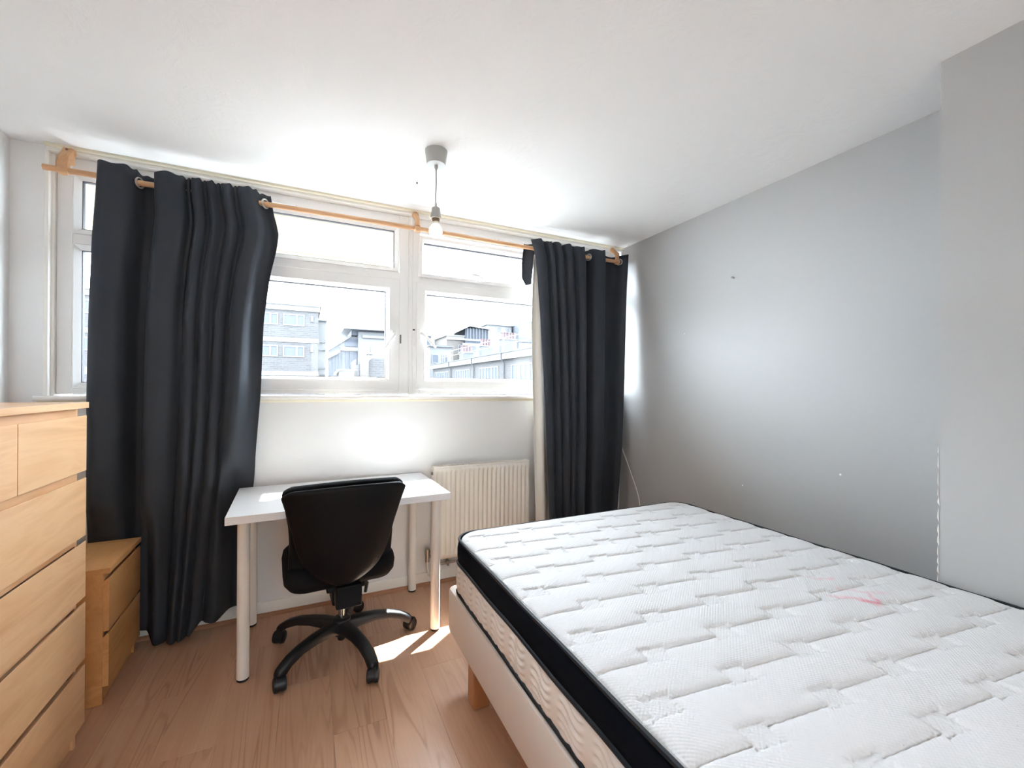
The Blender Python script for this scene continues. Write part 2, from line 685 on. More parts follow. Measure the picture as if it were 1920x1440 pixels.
# skirting and wooden quadrant on the floor
bs = MB().prism([(YF, 0), (YF - .014, 0), (YF - .014, .066), (YF - .009, .076), (YF, .078)], 'x', XL, XR).build('baseboard_far', M['white_trim'], bevel=0.001)
tag(bs, kind='structure')
tag(MB().prism([(XR, 0), (XR - .014, 0), (XR - .014, .066), (XR - .009, .076), (XR, .078)], 'y', .70, YF - .014).build('baseboard_right', M['white_trim']), kind='structure')
q = [(YF - .014, 0.0)] + [(YF - .014 - .017 * math.cos(a), .018 * math.sin(a)) for a in [k * PI / 12 for k in range(7)]]
tag(MB().prism(q, 'x', XL, XR - .014).build('trim_1', M['quadrant']), kind='structure')

# window board
sb = MB().prism([(YF + .06, 1.238), (YF - .030, 1.238), (YF - .036, 1.232), (YF - .036, 1.221), (YF - .031, 1.215), (YF + .06, 1.215)], 'x', -1.162, XR).build('trim_2', M['white_trim'], bevel=0.0015)
tag(sb, kind='structure')
sm = MB().prism([(YF + .02, 1.215), (YF - .022, 1.215), (YF - .022, 1.210), (YF - .014, 1.203), (YF - .006, 1.197), (YF + .02, 1.197)], 'x', -1.152, XR).build('trim_3', M['cream_trim'], bevel=0.0015)
tag(sm, kind='structure')
# head lining: batten and cream bead under the ceiling
tag(MB().box(-1.128, XR, YF - .022, YF + .10, 2.398, HC).build('trim_4', M['white_trim'], bevel=0.003), kind='structure')
tag(MB().prism([(YF - .022, HC), (YF - .045, HC), (YF - .040, HC - .010), (YF - .022, HC - .014)], 'x', -1.128, XR).build('trim_5', M['cream_trim'], bevel=0.002), kind='structure')
# reveal lining on the left
lv = MB().box(-1.136, -1.119, YF - .012, YF + .02, 1.238, 2.398).box(-1.128, -1.107, YF + .012, YF + .10, 1.238, 2.398).build('trim_6', M['white_trim'], bevel=0.002)
tag(lv, kind='structure')
tag(MB().box(2.263, XR, YF + .01, YF + .10, 1.238, 2.398).build('trim_7', M['white_trim'], bevel=0.002), kind='structure')

# ------------------------------------------------------------------ windows
FY, GY = 2.800, 2.817


def pane(rect, parent):
    x0, x1, z0, z1 = rect
    MB().box(x0 - .006, x1 + .006, GY + .002, GY + .022, z0 - .006, z1 + .006).build('glass_pane', M['glass'], parent)


def gasket(rect, parent):
    MB().ring((rect[0] - .001, rect[1] + .001, rect[2] - .001, rect[3] + .001),
              [(0, GY - .0015), (.004, GY - .0015), (.0045, GY + .0215), (-.004, GY + .0215)]).build('gasket', M['gasket'], parent)


def fixed_light(rect, parent):
    """bead sloping from the frame face to the glass; rect = opening"""
    b = MB().ring(rect, [(0, FY + .02), (0, FY - .001), (.004, FY - .004), (.028, GY - .004), (.028, GY + .004)]).build('glazing_bead', M['upvc'], parent)
    g = (rect[0] + .028, rect[1] - .028, rect[2] + .028, rect[3] - .028)
    gasket(g, b)
    pane(g, parent)
    return b


def sash(glass, ins, parent, name='sash'):
    r = (glass[0] - ins, glass[1] + ins, glass[2] - ins, glass[3] + ins)
    fy = FY - .014
    s = MB().ring(r, [(0.003, FY + .05), (0.003, FY - .001), (0, FY - .001), (0, fy + .004), (.004, fy), (ins - .026, fy), (ins - .022, fy - .0015), (ins - .018, fy),
                      (ins, GY - .004), (ins, GY + .004), (ins, FY + .06), (.003, FY + .05)]).build(name, M['upvc'], parent)
    gasket(glass, s)
    pane(glass, s)
    return s


def handle(parent, x, z, dx, dz, flip=1):
    """espagnolette handle: plate, neck and cranked lever"""
    fy = FY - .014
    L = math.hypot(dx, dz)
    ux, uz = dx / L, dz / L
    h = MB().tube([(x, fy, z), (x, fy - .008, z)], [.014, .013], 16)
    h.box(x - .012, x + .012, fy - .009, fy, z - .038, z + .030)
    h.tube([(x, fy - .006, z), (x, fy - .030, z), (x + ux * .012, fy - .040, z + uz * .012), (x + ux * .05, fy - .044, z + uz * .05), (x + dx, fy - .040, z + dz)],
           [.010, .010, .010, .0085, .006], 10)
    return h.build('window_handle', M['upvc'], parent, bevel=0.0015)


w1 = tag(empty('window_1', (0, 0, 0)), kind='structure')
W = MB()
W.box(-1.107, -1.048, FY, FY + .06, 1.246, 2.398).box(.518, .577, FY, FY + .06, 1.246, 2.398)
W.box(-1.048, .518, FY, FY + .06, 2.325, 2.398).box(-1.048, .518, FY, FY + .06, 1.246, 1.275)
W.box(-1.048, .518, FY, FY + .06, 1.983, 2.030).box(-.42, -.36, FY, FY + .06, 1.275, 1.983)
W.build('window_frame', M['upvc'], w1, bevel=0.003)
fixed_light((-1.048, -.42, 1.275, 1.983), w1)
fixed_light((-1.048, .515, 2.030, 2.325), w1)
s1 = sash((-.275, .436, 1.351, 1.901), .083, w1)
handle(s1, .482, 1.622, -.062, -.088)
MB().box(.5225, .532, FY - .003, FY, 1.572, 1.628).box(.5235, .531, FY - .0045, FY - .003, 1.578, 1.598).box(.5235, .531, FY - .0045, FY - .003, 1.604, 1.622).build('strike_plate', M['metal_dark'], w1)

w2 = tag(empty('window_2', (0, 0, 0)), kind='structure')
W = MB()
W.box(.605, .650, FY, FY + .06, 1.246, 2.398).box(2.205, 2.263, FY, FY + .06, 1.246, 2.398)
W.box(.650, 2.205, FY, FY + .06, 2.302, 2.398).box(.650, 2.205, FY, FY + .06, 1.246, 1.275)
W.box(.650, 2.205, FY, FY + .06, 1.968, 2.024).box(1.615, 1.67, FY, FY + .06, 1.275, 2.302)
W.build('window_frame', M['upvc'], w2, bevel=0.003)
fixed_light((1.67, 2.205, 1.275, 1.968), w2)
fixed_light((1.67, 2.205, 2.024, 2.302), w2)
s2 = sash((.701, 1.548, 1.351, 1.907), .072, w2)
handle(s2, .658, 1.640, .088, -.090)
s3 = sash((.680, 1.565, 2.055, 2.246), .040, w2, 'top_sash')
h3 = MB()
fy = FY - .014
h3.box(1.05, 1.11, fy - .008, fy, 2.022, 2.044)
h3.tube([(1.08, fy - .004, 2.034), (1.08, fy - .03, 2.036), (1.068, fy - .042, 2.042), (1.04, fy - .046, 2.056), (.985, fy - .044, 2.060)], [.010, .010, .010, .008, .006], 10)
h3.build('window_handle', M['upvc'], s3, bevel=0.0015)
rs = MB().box(.604, .618, FY - .012, FY, 1.560, 1.660).build('restrictor', M['upvc'], w2, bevel=0.003)
MB().box(.604, .618, FY - .013, FY, 1.661, 1.668).build('restrictor_cap', M['blackfoot'], rs)
# coupling post between the two units
cp = MB().prism([(.577, FY + .06), (.577, FY - .004), (.581, FY - .008), (.601, FY - .008), (.605, FY - .004), (.605, FY + .06)], 'z', 1.240, 2.398)
cp.prism([(.5865, FY - .008), (.5885, FY - .012), (.5985, FY - .012), (.6005, FY - .008)], 'z', 1.240, 2.398)
tag(cp.build('trim_8', M['upvc'], bevel=0.001), kind='structure')
# trickle vents over the windows
for vx0, vx1, par in ((-.345, -.076, w1), (1.205, 1.475, w2)):
    v = MB()
    pr = rrect(vx0, vx1, 2.338, 2.366, .0135, 6)
    v.loft([[(a, FY, b) for a, b in pr], [(a, FY - .012, b) for a, b in pr], [((a - (vx0 + vx1) / 2) * .985 + (vx0 + vx1) / 2, FY - .016, (b - 2.352) * .8 + 2.352) for a, b in pr]])
    v.box((vx0 + vx1) / 2 + .04, (vx0 + vx1) / 2 + .042, FY - .0165, FY - .010, 2.340, 2.364)
    v.build('trickle_vent', M['upvc'], par, smooth=40)

# ------------------------------------------------------------------ curtain pole with three brackets
RY, RZ, RR = 2.685, 2.286, .0135
pole = empty('curtain_pole', (0.56, RY, RZ), label='long pale pine curtain pole running above both windows', cat='curtain pole')
p0 = Vector((0.56, RY, RZ))
rod = []
for k in range(25):
    t = k / 24
    xx = -1.108 + t * (2.262 + 1.108)
    rod.append((xx - p0.x, 0, 0.004 * abs(math.sin(2 * PI * t)) * -1 + 0.002))
MB().tube(rod, RR, 16).build('pole', M['pine'], pole, smooth=True)


def bracket(xb, chunky=False):
    b = MB()
    x0 = xb - p0.x
    w_ = .022 if not chunky else .026
    yb = YF - .024 - RY
    # rosette against the batten, arm and cup
    b.lathe([(w_ * .9, 0), (w_, .004), (w_ * .95, .012), (w_ * .6, .018)], (x0, yb + .001, .105), 18, 'y')
    b.tube([(x0, yb - .004, .105), (x0, yb - .022, .098), (x0, -.002, .055), (x0, .0, .02)], [.017, .016, .015, .017], 14)
    b.lathe([(.012, -.020), (.0195, -.016), (.022, 0), (.0195, .016), (.012, .020)], (x0, 0, 0), 20, 'x')
    if chunky:
        b.prism([(yb + .001, .052), (yb + .001, .124), (yb - .022, .124), (yb - .030, .108), (-.006, .066), (-.017, .030), (-.017, .006), (.014, .006), (.016, .034)], 'x', x0 - .019, x0 + .019)
    b.build('bracket', M['pine'], pole, smooth=35, bevel=0.002 if chunky else 0)
    MB().lathe([(.0045, 0), (.0045, .003), (.002, .004)], (x0, yb - .0205 - (.012 if chunky else 0), .112), 10, 'y').build('screw', M['metal_dark'], pole)


bracket(-1.040, True)
bracket(.606)
bracket(2.178)

# ------------------------------------------------------------------ curtains
def cloth(ctrl, Ltab, Rtab, ztop, hem, n=6, rows=44, soft=1.5, seed=1, yflat=0.0, hemfun=None, push=None):
    """eyelet curtain: plan curve (x, offset from the pole) hung down and spread between edge tables"""
    C = catmull(ctrl, n)
    xs = [p.x for p in C]
    of = [p.y for p in C]
    N = len(C)
    win = max(2, N // 26)
    sm_ = []
    for i in range(N):
        a, b = max(0, i - win), min(N, i + win + 1)
        sm_.append(sum(of[a:b]) / (b - a))
    xl, xr = xs[0], xs[-1]
    rnd = random.Random(seed)
    ph = [rnd.uniform(0, 6.28) for _ in range(4)]
    G = []
    for r in range(rows + 1):
        t = r / rows
        row = []
        for i in range(N):
            s = (xs[i] - xl) / (xr - xl)
            zt = ztop + .005 * math.sin(of[i] * 60 + i * .35) + (0.004 if of[i] < 0 else 0.0)
            hz = hem + (hemfun(s) if hemfun else .01 * math.sin(s * 9 + ph[0]))
            z_ = zt + (hz - zt) * t ** 1.0
            L = interp(2.32 - z_, [(2.32 - a, b) for a, b in Ltab])
            R = interp(2.32 - z_, [(2.32 - a, b) for a, b in Rtab])
            bend = .016 * math.sin(s * 7 + ph[1] + t * 2.2) * t * s * (1 - s) * 4 + .008 * math.sin(s * 17 + ph[2] + t * 3.0) * t
            e = min(1, s * 12, (1 - s) * 12)
            xx = L + (s + bend * e) * (R - L)
            k = min(1.0, max(0.0, (t - .02) * 1.35))
            k = k * k * (3 - 2 * k)
            o = of[i] * (1 - k) + sm_[i] * soft * k
            o += .010 * k * math.sin(s * 23 + ph[3]) * e
            yy = RY + o + yflat * t
            yy = min(yy, 2.726)
            if push:
                yy = push(xx, yy, z_)
            row.append((xx, yy, z_))
        G.append(row)
    return G, C


def eyelet(C, idx, parent):
    p = C[idx]
    t = (C[min(idx + 1, len(C) - 1)] - C[idx - 1]).normalized()
    nrm = Vector((t.y, -t.x, 0))
    a = Vector((0, 0, 1))
    b = nrm.cross(a)
    m = MB()
    loops = []
    for k in range(28):
        th = 2 * PI * k / 28
        d = a * math.cos(th) + b * math.sin(th)
        c = Vector((p.x, RY + p.y, RZ)) + d * .0225
        loops.append([c + (d * math.cos(f) + nrm * math.sin(f) * .9) * .0048 for f in [2 * PI * j / 8 for j in range(8)]])
    loops.append(loops[0])
    m.loft(loops, True, False, False)
    return m.build('eyelet_ring', M['eyelet'], parent, smooth=True)


def crossing(C, x):
    return min(range(1, len(C) - 1), key=lambda i: abs(C[i].x - x) + 3 * abs(C[i].y))


LC = [(-.921, .028), (-.916, -.008), (-.900, -.044), (-.872, -.055), (-.839, -.058), (-.800, -.050), (-.777, -.028), (-.762, 0), (-.745, .036), (-.722, .048),
      (-.700, .034), (-.692, 0), (-.686, -.032), (-.668, -.052), (-.640, -.056), (-.606, -.054), (-.578, -.044), (-.560, -.012), (-.551, -.020), (-.544, -.020),
      (-.538, -.010), (-.524, -.046), (-.508, -.052), (-.492, -.036), (-.484, -.020), (-.476, -.020), (-.468, -.020), (-.460, -.040), (-.447, -.048), (-.435, -.034),
      (-.424, -.020), (-.414, -.020), (-.404, -.020), (-.392, -.044), (-.372, -.052), (-.354, -.034), (-.345, -.020), (-.336, -.020), (-.326, -.020), (-.314, -.046),
      (-.290, -.052), (-.268, -.046), (-.254, -.042), (-.240, -.030), (-.227, -.004), (-.212, .010), (-.190, .014), (-.166, .004)]
Lt = [(2.33, -.921), (2.25, -.925), (2.0, -.938), (1.60, -.946), (1.25, -.947), (.6, -.941), (.05, -.930)]
Rt = [(2.33, -.200), (2.24, -.186), (2.14, -.160), (2.05, -.168), (1.9, -.200), (1.65, -.229), (1.25, -.242), (.78, -.274), (.05, -.352)]


def hemL(s):
    return -.050 if .38 < s < .72 else 0.0
def hemL2(s):
    a = max(0.0, min(1.0, (s - .36) / .06)) * max(0.0, min(1.0, (.76 - s) / .06))
    return -.052 * a + .012 * math.sin(9 * s)
def sstep(a, b, x_):
    t = max(0.0, min(1.0, (x_ - a) / (b - a)))
    return t * t * (3 - 2 * t)
def pushL(x_, y_, z_):
    # squeezed back by the bedside unit and by the corner of the desk top
    k = sstep(.72, .57, z_) * sstep(-.66, -.72, x_)
    y_ += k * max(0.0, 2.668 - y_)
    k = sstep(.95, .78, z_) * sstep(-.43, -.35, x_)
    return y_ + k * max(0.0, 2.748 - y_)
G, C = cloth(LC, Lt, Rt, 2.338, .085, soft=1.7, seed=3, yflat=-.01, hemfun=hemL2, push=pushL)
cl = empty('curtain', (-.55, RY, 0.03), label='wide charcoal blackout curtain at the left, in front of the desk end', cat='curtain', group='charcoal eyelet curtains')
cl['label'] = 'wider charcoal eyelet curtain hanging behind the bedside drawers and desk'
off = Vector((-.55, RY, 0.03))
m = MB()
m.grid([[tuple(Vector(p) - off) for p in r] for r in G])
m.build('curtain_cloth', M['curtain'], cl, smooth=180, solid=.0025)
for xx in (-.762, -.227):
    e = eyelet(C, crossing(C, xx), cl)
    e.data.transform(Matrix.Translation(-off))

RC = [(1.396, -.030), (1.422, -.050), (1.455, -.056), (1.478, -.046), (1.498, -.020), (1.508, -.020), (1.522, -.044), (1.545, -.052), (1.561, -.036), (1.570, -.020),
      (1.580, -.020), (1.592, -.042), (1.618, -.052), (1.636, -.040), (1.648, -.020), (1.660, -.020), (1.672, -.042), (1.698, -.053), (1.724, -.044), (1.742, -.020),
      (1.756, -.020), (1.772, -.046), (1.806, -.056), (1.836, -.048), (1.849, -.018), (1.856, .020), (1.872, .046), (1.890, .036), (1.908, 0), (1.922, -.032),
      (1.950, -.050), (1.990, -.054), (2.024, -.048), (2.042, -.022), (2.050, .014), (2.066, .042), (2.105, .052), (2.150, .044), (2.185, .020), (2.205, -.014),
      (2.228, -.036), (2.256, -.044)]
Lt = [(2.33, 1.396), (2.25, 1.428), (2.07, 1.450), (1.78, 1.472), (1.24, 1.500), (.32, 1.540), (.05, 1.545)]
Rt = [(2.33, 2.256), (2.0, 2.236), (1.41, 2.218), (.865, 2.196), (.32, 2.148), (.05, 2.14)]
G, C = cloth(RC, Lt, Rt, 2.334, .06, soft=1.55, seed=8)
cr = empty('curtain', (1.82, RY, 0.03), label='narrower charcoal eyelet curtain with ivory lining beside the bed', cat='curtain', group='charcoal eyelet curtains')
off = Vector((1.82, RY, 0.03))
m = MB()
m.grid([[tuple(Vector(p) - off) for p in r] for r in G])
m.build('curtain_cloth', M['curtain'], cr, smooth=180, solid=.0025)
for xx in (1.908, 2.200):
    e = eyelet(C, crossing(C, xx), cr)
    e.data.transform(Matrix.Translation(-off))
# ivory lining hanging behind the leading edge
G = []
for r in range(31):
    t = r / 30
    z_ = 2.235 + (.05 - 2.235) * t
    x0 = interp(t, [(0, 1.432), (.08, 1.424), (.22, 1.418), (.45, 1.434), (.88, 1.470), (1, 1.476)])
    G.append([(x0 + u * .14 - off.x, RY - .012 + .018 * math.sin(u * 9 + t) + .02 * u - off.y, z_ - off.z) for u in [k / 10 for k in range(11)]])
MB().grid(G).build('lining', M['lining'], cr, smooth=180, solid=.002)
# corner of cloth folded back over the pole
G = []
for r in range(15):
    t = r / 14
    z_ = 2.318 - .29 * t
    wd = interp(t, [(0, .085), (.5, .085), (.85, .07), (1, .035)])
    xr_ = interp(t, [(0, 1.46), (1, 1.425)])
    G.append([(xr_ - wd + wd * u - off.x, RY + .026 + .014 * math.sin(u * 5 + .6) - off.y, z_ - .012 * (u - .5) ** 2 * t - off.z) for u in [k / 12 for k in range(13)]])
MB().grid(G).build('folded_corner', M['curtain'], cr, smooth=180, solid=.0025)

# ------------------------------------------------------------------ ceiling pendant
pl = empty('pendant_lamp', (.541, 2.010, HC), label='bare pendant lamp with grey ceiling rose and one lit globe bulb', cat='lamp')
MB().lathe([(.0535, 0), (.0535, -.004), (.0445, -.066), (.0445, -.0665)], seg=36).build('ceiling_rose', M['lampgrey'], pl, smooth=30)
MB().lathe([(.0436, -.0662), (.0436, -.0676), (.010, -.0684), (.010, -.069)], seg=36).build('rose_cover', M['lampface'], pl, smooth=30)
MB().lathe([(.0090, -.066), (.0088, -.078), (.0055, -.088), (.003, -.089)], seg=16).build('cord_grip', M['lampgrey'], pl, smooth=30)
MB().tube([(0, 0, -.085), (.001, 0, -.15), (-.0005, 0, -.22), (.0005, 0, -.262)], .0030, 10).build('cord', M['cord'], pl, smooth=True)
MB().lathe([(.005, -.250), (.0055, -.268), (.014, -.270), (.019, -.274), (.0205, -.285), (.0265, -.322), (.0265, -.325), (.021, -.325), (.019, -.30)], seg=28).build('socket_cap', M['lampgrey'], pl, smooth=30)
MB().lathe([(.0185, -.300), (.0185, -.338), (.0165, -.340)], seg=24).build('lamp_holder', M['lampbrown'], pl, smooth=30)
MB().lathe([(.0130, -.338), (.0140, -.345), (.0150, -.354)], seg=24).build('bulb_neck', M['lampface'], pl, smooth=30)
bulb = [(.0150, -.352), (.0200, -.358)]
R_, zc_ = .0315, -.384
for k in range(1, 17):
    a = math.radians(50 - k * 140 / 16)
    bulb.append((max(.0005, R_ * math.cos(a)), zc_ + R_ * math.sin(a)))
MB().lathe(bulb, seg=28).build('bulb', M['bulb'], pl, smooth=60)

# small fixings on wall and ceiling
hk = MB().lathe([(.004, 0), (.004, -.004), (.002, -.010)], (.529, 2.363, HC), 10).build('ceiling_hook', M['blackfoot'])
tag(hk, 'tiny dark screw stub in the ceiling beside the pendant', 'screw')
nl = MB().tube([(XR, 1.739, 1.957), (XR - .018, 1.739, 1.959)], .003, 8).lathe([(.0075, 0), (.0075, .003)], (XR - .019, 1.739, 1.959), 10, 'x').build('wall_nail', M['metal_dark'])
tag(nl, 'small metal nail sticking out of the grey wall above the bed', 'nail')

# ------------------------------------------------------------------ radiator
rd = empty('radiator', (1.065, YF, .18), label='white ribbed panel radiator under the window behind the desk', cat='radiator')
rx0, rx1, rz0, rz1, ryf = .722 - 1.065, 1.412 - 1.065, 0.0, .592, -.088
nrib = 20
cols = []
for i in range(nrib * 8 + 1):
    u = i / (nrib * 8)
    ph = (u * nrib) % 1
    d = .5 - .5 * math.cos(2 * PI * ph)
    d = d ** .8
    cols.append((rx0 + .024 + u * (rx1 - rx0 - .048), d))
P = []
for zf, k in ((.0, 0), (.028, 0), (.040, 1), (.552, 1), (.564, 0), (.592, 0)):
    P.append([(rx0, ryf + .006, zf), (rx0 + .006, ryf, zf), (rx0 + .02, ryf, zf)] + [(x_, ryf + (.009 - .013 * d) * k, zf) for x_, d in cols] + [(rx1 - .02, ryf, zf), (rx1 - .006, ryf, zf), (rx1, ryf + .006, zf)])
MB().grid(P).build('front_panel', M['radiator'], rd, smooth=50, solid=.0015, off=1)
MB().box(rx0, rx1, ryf + .046, ryf + .052, 0, .592).build('back_panel', M['radiator'], rd)
for xx in (rx0, rx1):
    MB().box(xx - .002, xx + .002, ryf + .003, ryf + .054, .01, .588).build('side_panel', M['radiator'], rd, bevel=0.001)
g = MB().box(rx0 - .002, rx1 + .002, ryf - .001, ryf + .004, .580, .600).box(rx0 - .002, rx1 + .002, ryf + .050, ryf + .056, .580, .600)
g.box(rx0 - .002, rx0 + .03, ryf, ryf + .055, .594, .600).box(rx1 - .03, rx1 + .002, ryf, ryf + .055, .594, .600)
for k in range(46):
    gx = rx0 + .036 + k * (rx1 - rx0 - .072) / 45
    g.box(gx - .0025, gx + .0025, ryf + .004, ryf + .05, .592, .598)
g.build('top_grille', M['radiator'], rd, bevel=0.0008, seg=1)
MB().lathe([(.010, 0), (.010, .010), (.006, .012)], (rx0 - .012, ryf + .02, .555), 14, 'x').build('bleed_plug', M['brass'], rd)
v = MB().lathe([(.008, -.03), (.013, -.028), (.013, .0), (.010, .012), (.016, .014), (.016, .05), (.010, .054)], (rx0 - .032, ryf + .025, .018), 16)
v.tube([(rx0 - .032, ryf + .025, .012), (rx0 + .006, ryf + .025, .030)], .009, 12)
v.build('valve', M['brass'], rd, smooth=35)
MB().tube([(rx0 - .032, ryf + .025, -.005), (rx0 - .032, ryf + .025, -.05), (rx0 - .022, ryf + .03, -.085), (rx0 - .02, ryf + .04, -.105), (rx0, ryf + .045, -.118)], .0062, 10).build('feed_pipe', M['whitecord'], rd, smooth=True)
pp = MB().tube([(rx0 + .01, -.030, -.052), (.0, -.030, -.052), (rx1 + .06, -.030, -.052)], .0075, 10)
pp.build('pipe', M['chrome'], rd, smooth=True)
MB().box(-.235, -.222, -.046, -.001, -.070, -.036).build('pipe_clip', M['brass'], rd, bevel=0.002)
MB().box(-.240, -.226, -.05, -.02, -.014, .002).build('drain_plug', M['brass'], rd, bevel=0.002)

# ------------------------------------------------------------------ desk
dk = empty('desk', (.1682, 2.4545, 0), .0372, label='white rectangular desk on four round white legs under the window', cat='desk')
MB().box(-.5, .5, -.297, .297, .701, .735).build('desktop', M['desk'], dk, bevel=0.0012)
for sx in (-1, 1):
    for sy in (-1, 1):
        lx, ly = sx * .435, sy * .240
        lg = MB().lathe([(.036, .701), (.036, .697), (.0245, .690), (.0245, .012), (.0235, .011)], (lx, ly, 0), 28).build('leg', M['deskleg'], dk, smooth=30)
        MB().lathe([(.0232, .012), (.0232, .002), (.021, 0)], (lx, ly, 0), 24).build('foot', M['blackfoot'], lg, smooth=30)

# ------------------------------------------------------------------ office chair
CH = Vector((.150, 2.270, 0))
ch = empty('office_chair', CH, .07, label='black swivel office chair on five castors pulled up to the white desk', cat='chair')
# back shell: u across, v up
def back_pt(u, v, dy=0.0, sh=1.0):
    hw = interp(v, [(0, .125), (.04, .178), (.09, .204), (.18, .217), (.45, .215), (.62, .220), (.8, .235), (.93, .249), (1, .252)]) * sh
    zb = .392 + v * .478
    uu = math.copysign(abs(u) ** .9, u)
    edge = abs(u)
    top = .018 * (1 - u * u) * max(0, (v - .8) / .2) - .020 * max(0, edge - .86) / .14 * max(0, (v - .9) / .1)
    yb = -.262 - .052 * v + .028 * math.sin(v * PI) + .085 * (1 - v) ** 3
    wrap = .055 * edge ** 2.2 + .03 * max(0, edge - .55) / .45 * (1 - v)
    return (uu * hw - .020, yb + wrap + dy, zb + top + .012 * (1 - v) * edge * edge)
G = [[back_pt(-1 + 2 * i / 28, j / 24) for i in range(29)] for j in range(25)]
MB().grid(G).build('backrest', M['blackfab'], ch, smooth=True, solid=.034, subsurf=1, off=0)
# hard back cover with a scooped lower edge
def cov(u, v):
    x_, y_, z_ = back_pt(u * interp(v, [(0, .02), (.03, .18), (.08, .36), (.16, .58), (.28, .76), (.42, .87), (.65, .95), (1, 1.0)]), .055 + v * .93)
    e = max(abs(u), 0)
    return (x_, y_ - .030 - .010 * (1 - e ** 4) - .006 * math.sin(v * PI), z_)
G = [[cov(-1 + 2 * i / 28, j / 24) for i in range(29)] for j in range(25)]
MB().grid(G).build('back_cover', M['shell'], ch, smooth=True, solid=.02, subsurf=1, off=1)
# piped lower rim
rim = [back_pt(1, v_ / 10 * .45) for v_ in range(10, -1, -1)] + [back_pt(u_ / 10, 0) for u_ in range(9, -10, -1)] + [back_pt(-1, v_ / 10 * .45) for v_ in range(0, 11)]
MB().tube([(a, b - .014, c) for a, b, c in rim], .006, 8).build('rim', M['black'], ch, smooth=True)
# seat cushion
S = []
for zz, ins in ((.385, .055), (.395, .022), (.420, .004), (.455, .0), (.485, .006), (.500, .024), (.505, .07)):
    S.append([(x_, y_, zz - .022 * max(0, -(y_) - .05) + .010 * math.cos(x_ * 8)) for x_, y_ in rrect(-.262 + ins, .226 - ins, -.232 + ins, .232 - ins, .115 - min(ins, .05), 8)])
MB().loft(S).build('seat', M['blackfab'], ch, smooth=50)
mc = MB().box(-.085, .085, -.15, .13, .345, .386).box(-.055, .055, -.235, -.14, .30, .40)
mc.box(-.050, .056, -.06, .06, .240, .35)
mc.build('mechanism', M['shell'], ch, bevel=0.006)
tl = MB().tube([(.06, .02, .335), (.10, .03, .325), (.125, .03, .28), (.118, .03, .235)], [.007, .007, .010, .008], 10).build('tilt_lever', M['black'], ch, smooth=True)
tl2 = MB().tube([(-.08, 0, .365), (-.16, .01, .372)], .006, 8).build('height_lever', M['black'], ch, smooth=True)
MB().lathe([(.0245, .345), (.0245, .22), (.0250, .218)], seg=20).build('lift_cover', M['black'], ch, smooth=30)
MB().lathe([(.0165, .240), (.0165, .110)], seg=20).build('gas_lift', M['chrome'], ch, smooth=30)
MB().lathe([(.030, .155), (.042, .148), (.046, .135), (.046, .085), (.036, .070), (.020, .066), (.018, .045), (.014, .040)], seg=28).build('base_hub', M['black'], ch, smooth=30)
# five arms with castors
def arm_mesh():
    loops = []
    for r_, zt, h_, wd in ((.030, .142, .055, .026), (.09, .146, .046, .0235), (.16, .143, .038, .0215), (.23, .133, .034, .020), (.285, .116, .036, .0195), (.318, .098, .045, .0190), (.338, .084, .040, .0165), (.346, .074, .024, .012)):
        lp = []
        for a_, b_ in ((-1, -.9), (-1, -.25), (-.78, -.06), (-.4, 0), (.4, 0), (.78, -.06), (1, -.25), (1, -.9), (.7, -1), (-.7, -1)):
            lp.append((r_, a_ * wd * 1.18, zt + b_ * h_ * 1.08))
        loops.append(lp)
    return MB().loft(loops)


def castor_mesh():
    c = MB()
    for s_ in (-1, 1):
        pr = [(.004, 0), (.024, 0), (.0295, .003), (.0305, .012), (.0285, .020), (.018, .0235), (.001, .024)]
        loops = []
        for r_, h_ in pr:
            loops.append([(r_ * math.cos(a), s_ * (.0035 + h_), .0305 + r_ * math.sin(a)) for a in [2 * PI * k / 20 for k in range(20)]])
        c.loft(loops)
    return c


def hood_mesh():
    c = MB()
    loops = []
    for k in range(13):
        a = math.radians(-20 + 200 * k / 12)
        loops.append([(math.cos(a) * rr, yy, .0312 + math.sin(a) * rr) for rr, yy in ((.0345, -.013), (.0345, .013), (.0315, .013), (.0315, -.013))])
    c.loft(loops)
    c.tube([(-.016, 0, .055), (-.016, 0, .085)], .0095, 12)
    return c


proto = None
for k in range(5):
    th = math.radians(2 + 72 * k) - .07
    if proto is None:
        arm = arm_mesh().build('base_arm', M['black'], ch, smooth=50)
        ca = castor_mesh().build('castor', M['black'], arm, smooth=40, loc=(.345, 0, 0))
        ho = hood_mesh().build('castor_hood', M['black'], arm, smooth=40, loc=(.345, 0, 0))
        proto = arm
    else:
        arm = copy_tree(proto)
        arm.parent = ch
    arm.rotation_euler = (0, 0, th)
    sw = math.radians([35, -50, 100, 60, -35][k])
    for c_ in arm.children:
        c_.rotation_euler = (0, 0, sw)
        c_.location = (.329, 0, 0)
        if 'castor' in c_.name:
            c_.location = (.329 + .016 * math.cos(sw), .016 * math.sin(sw), 0)

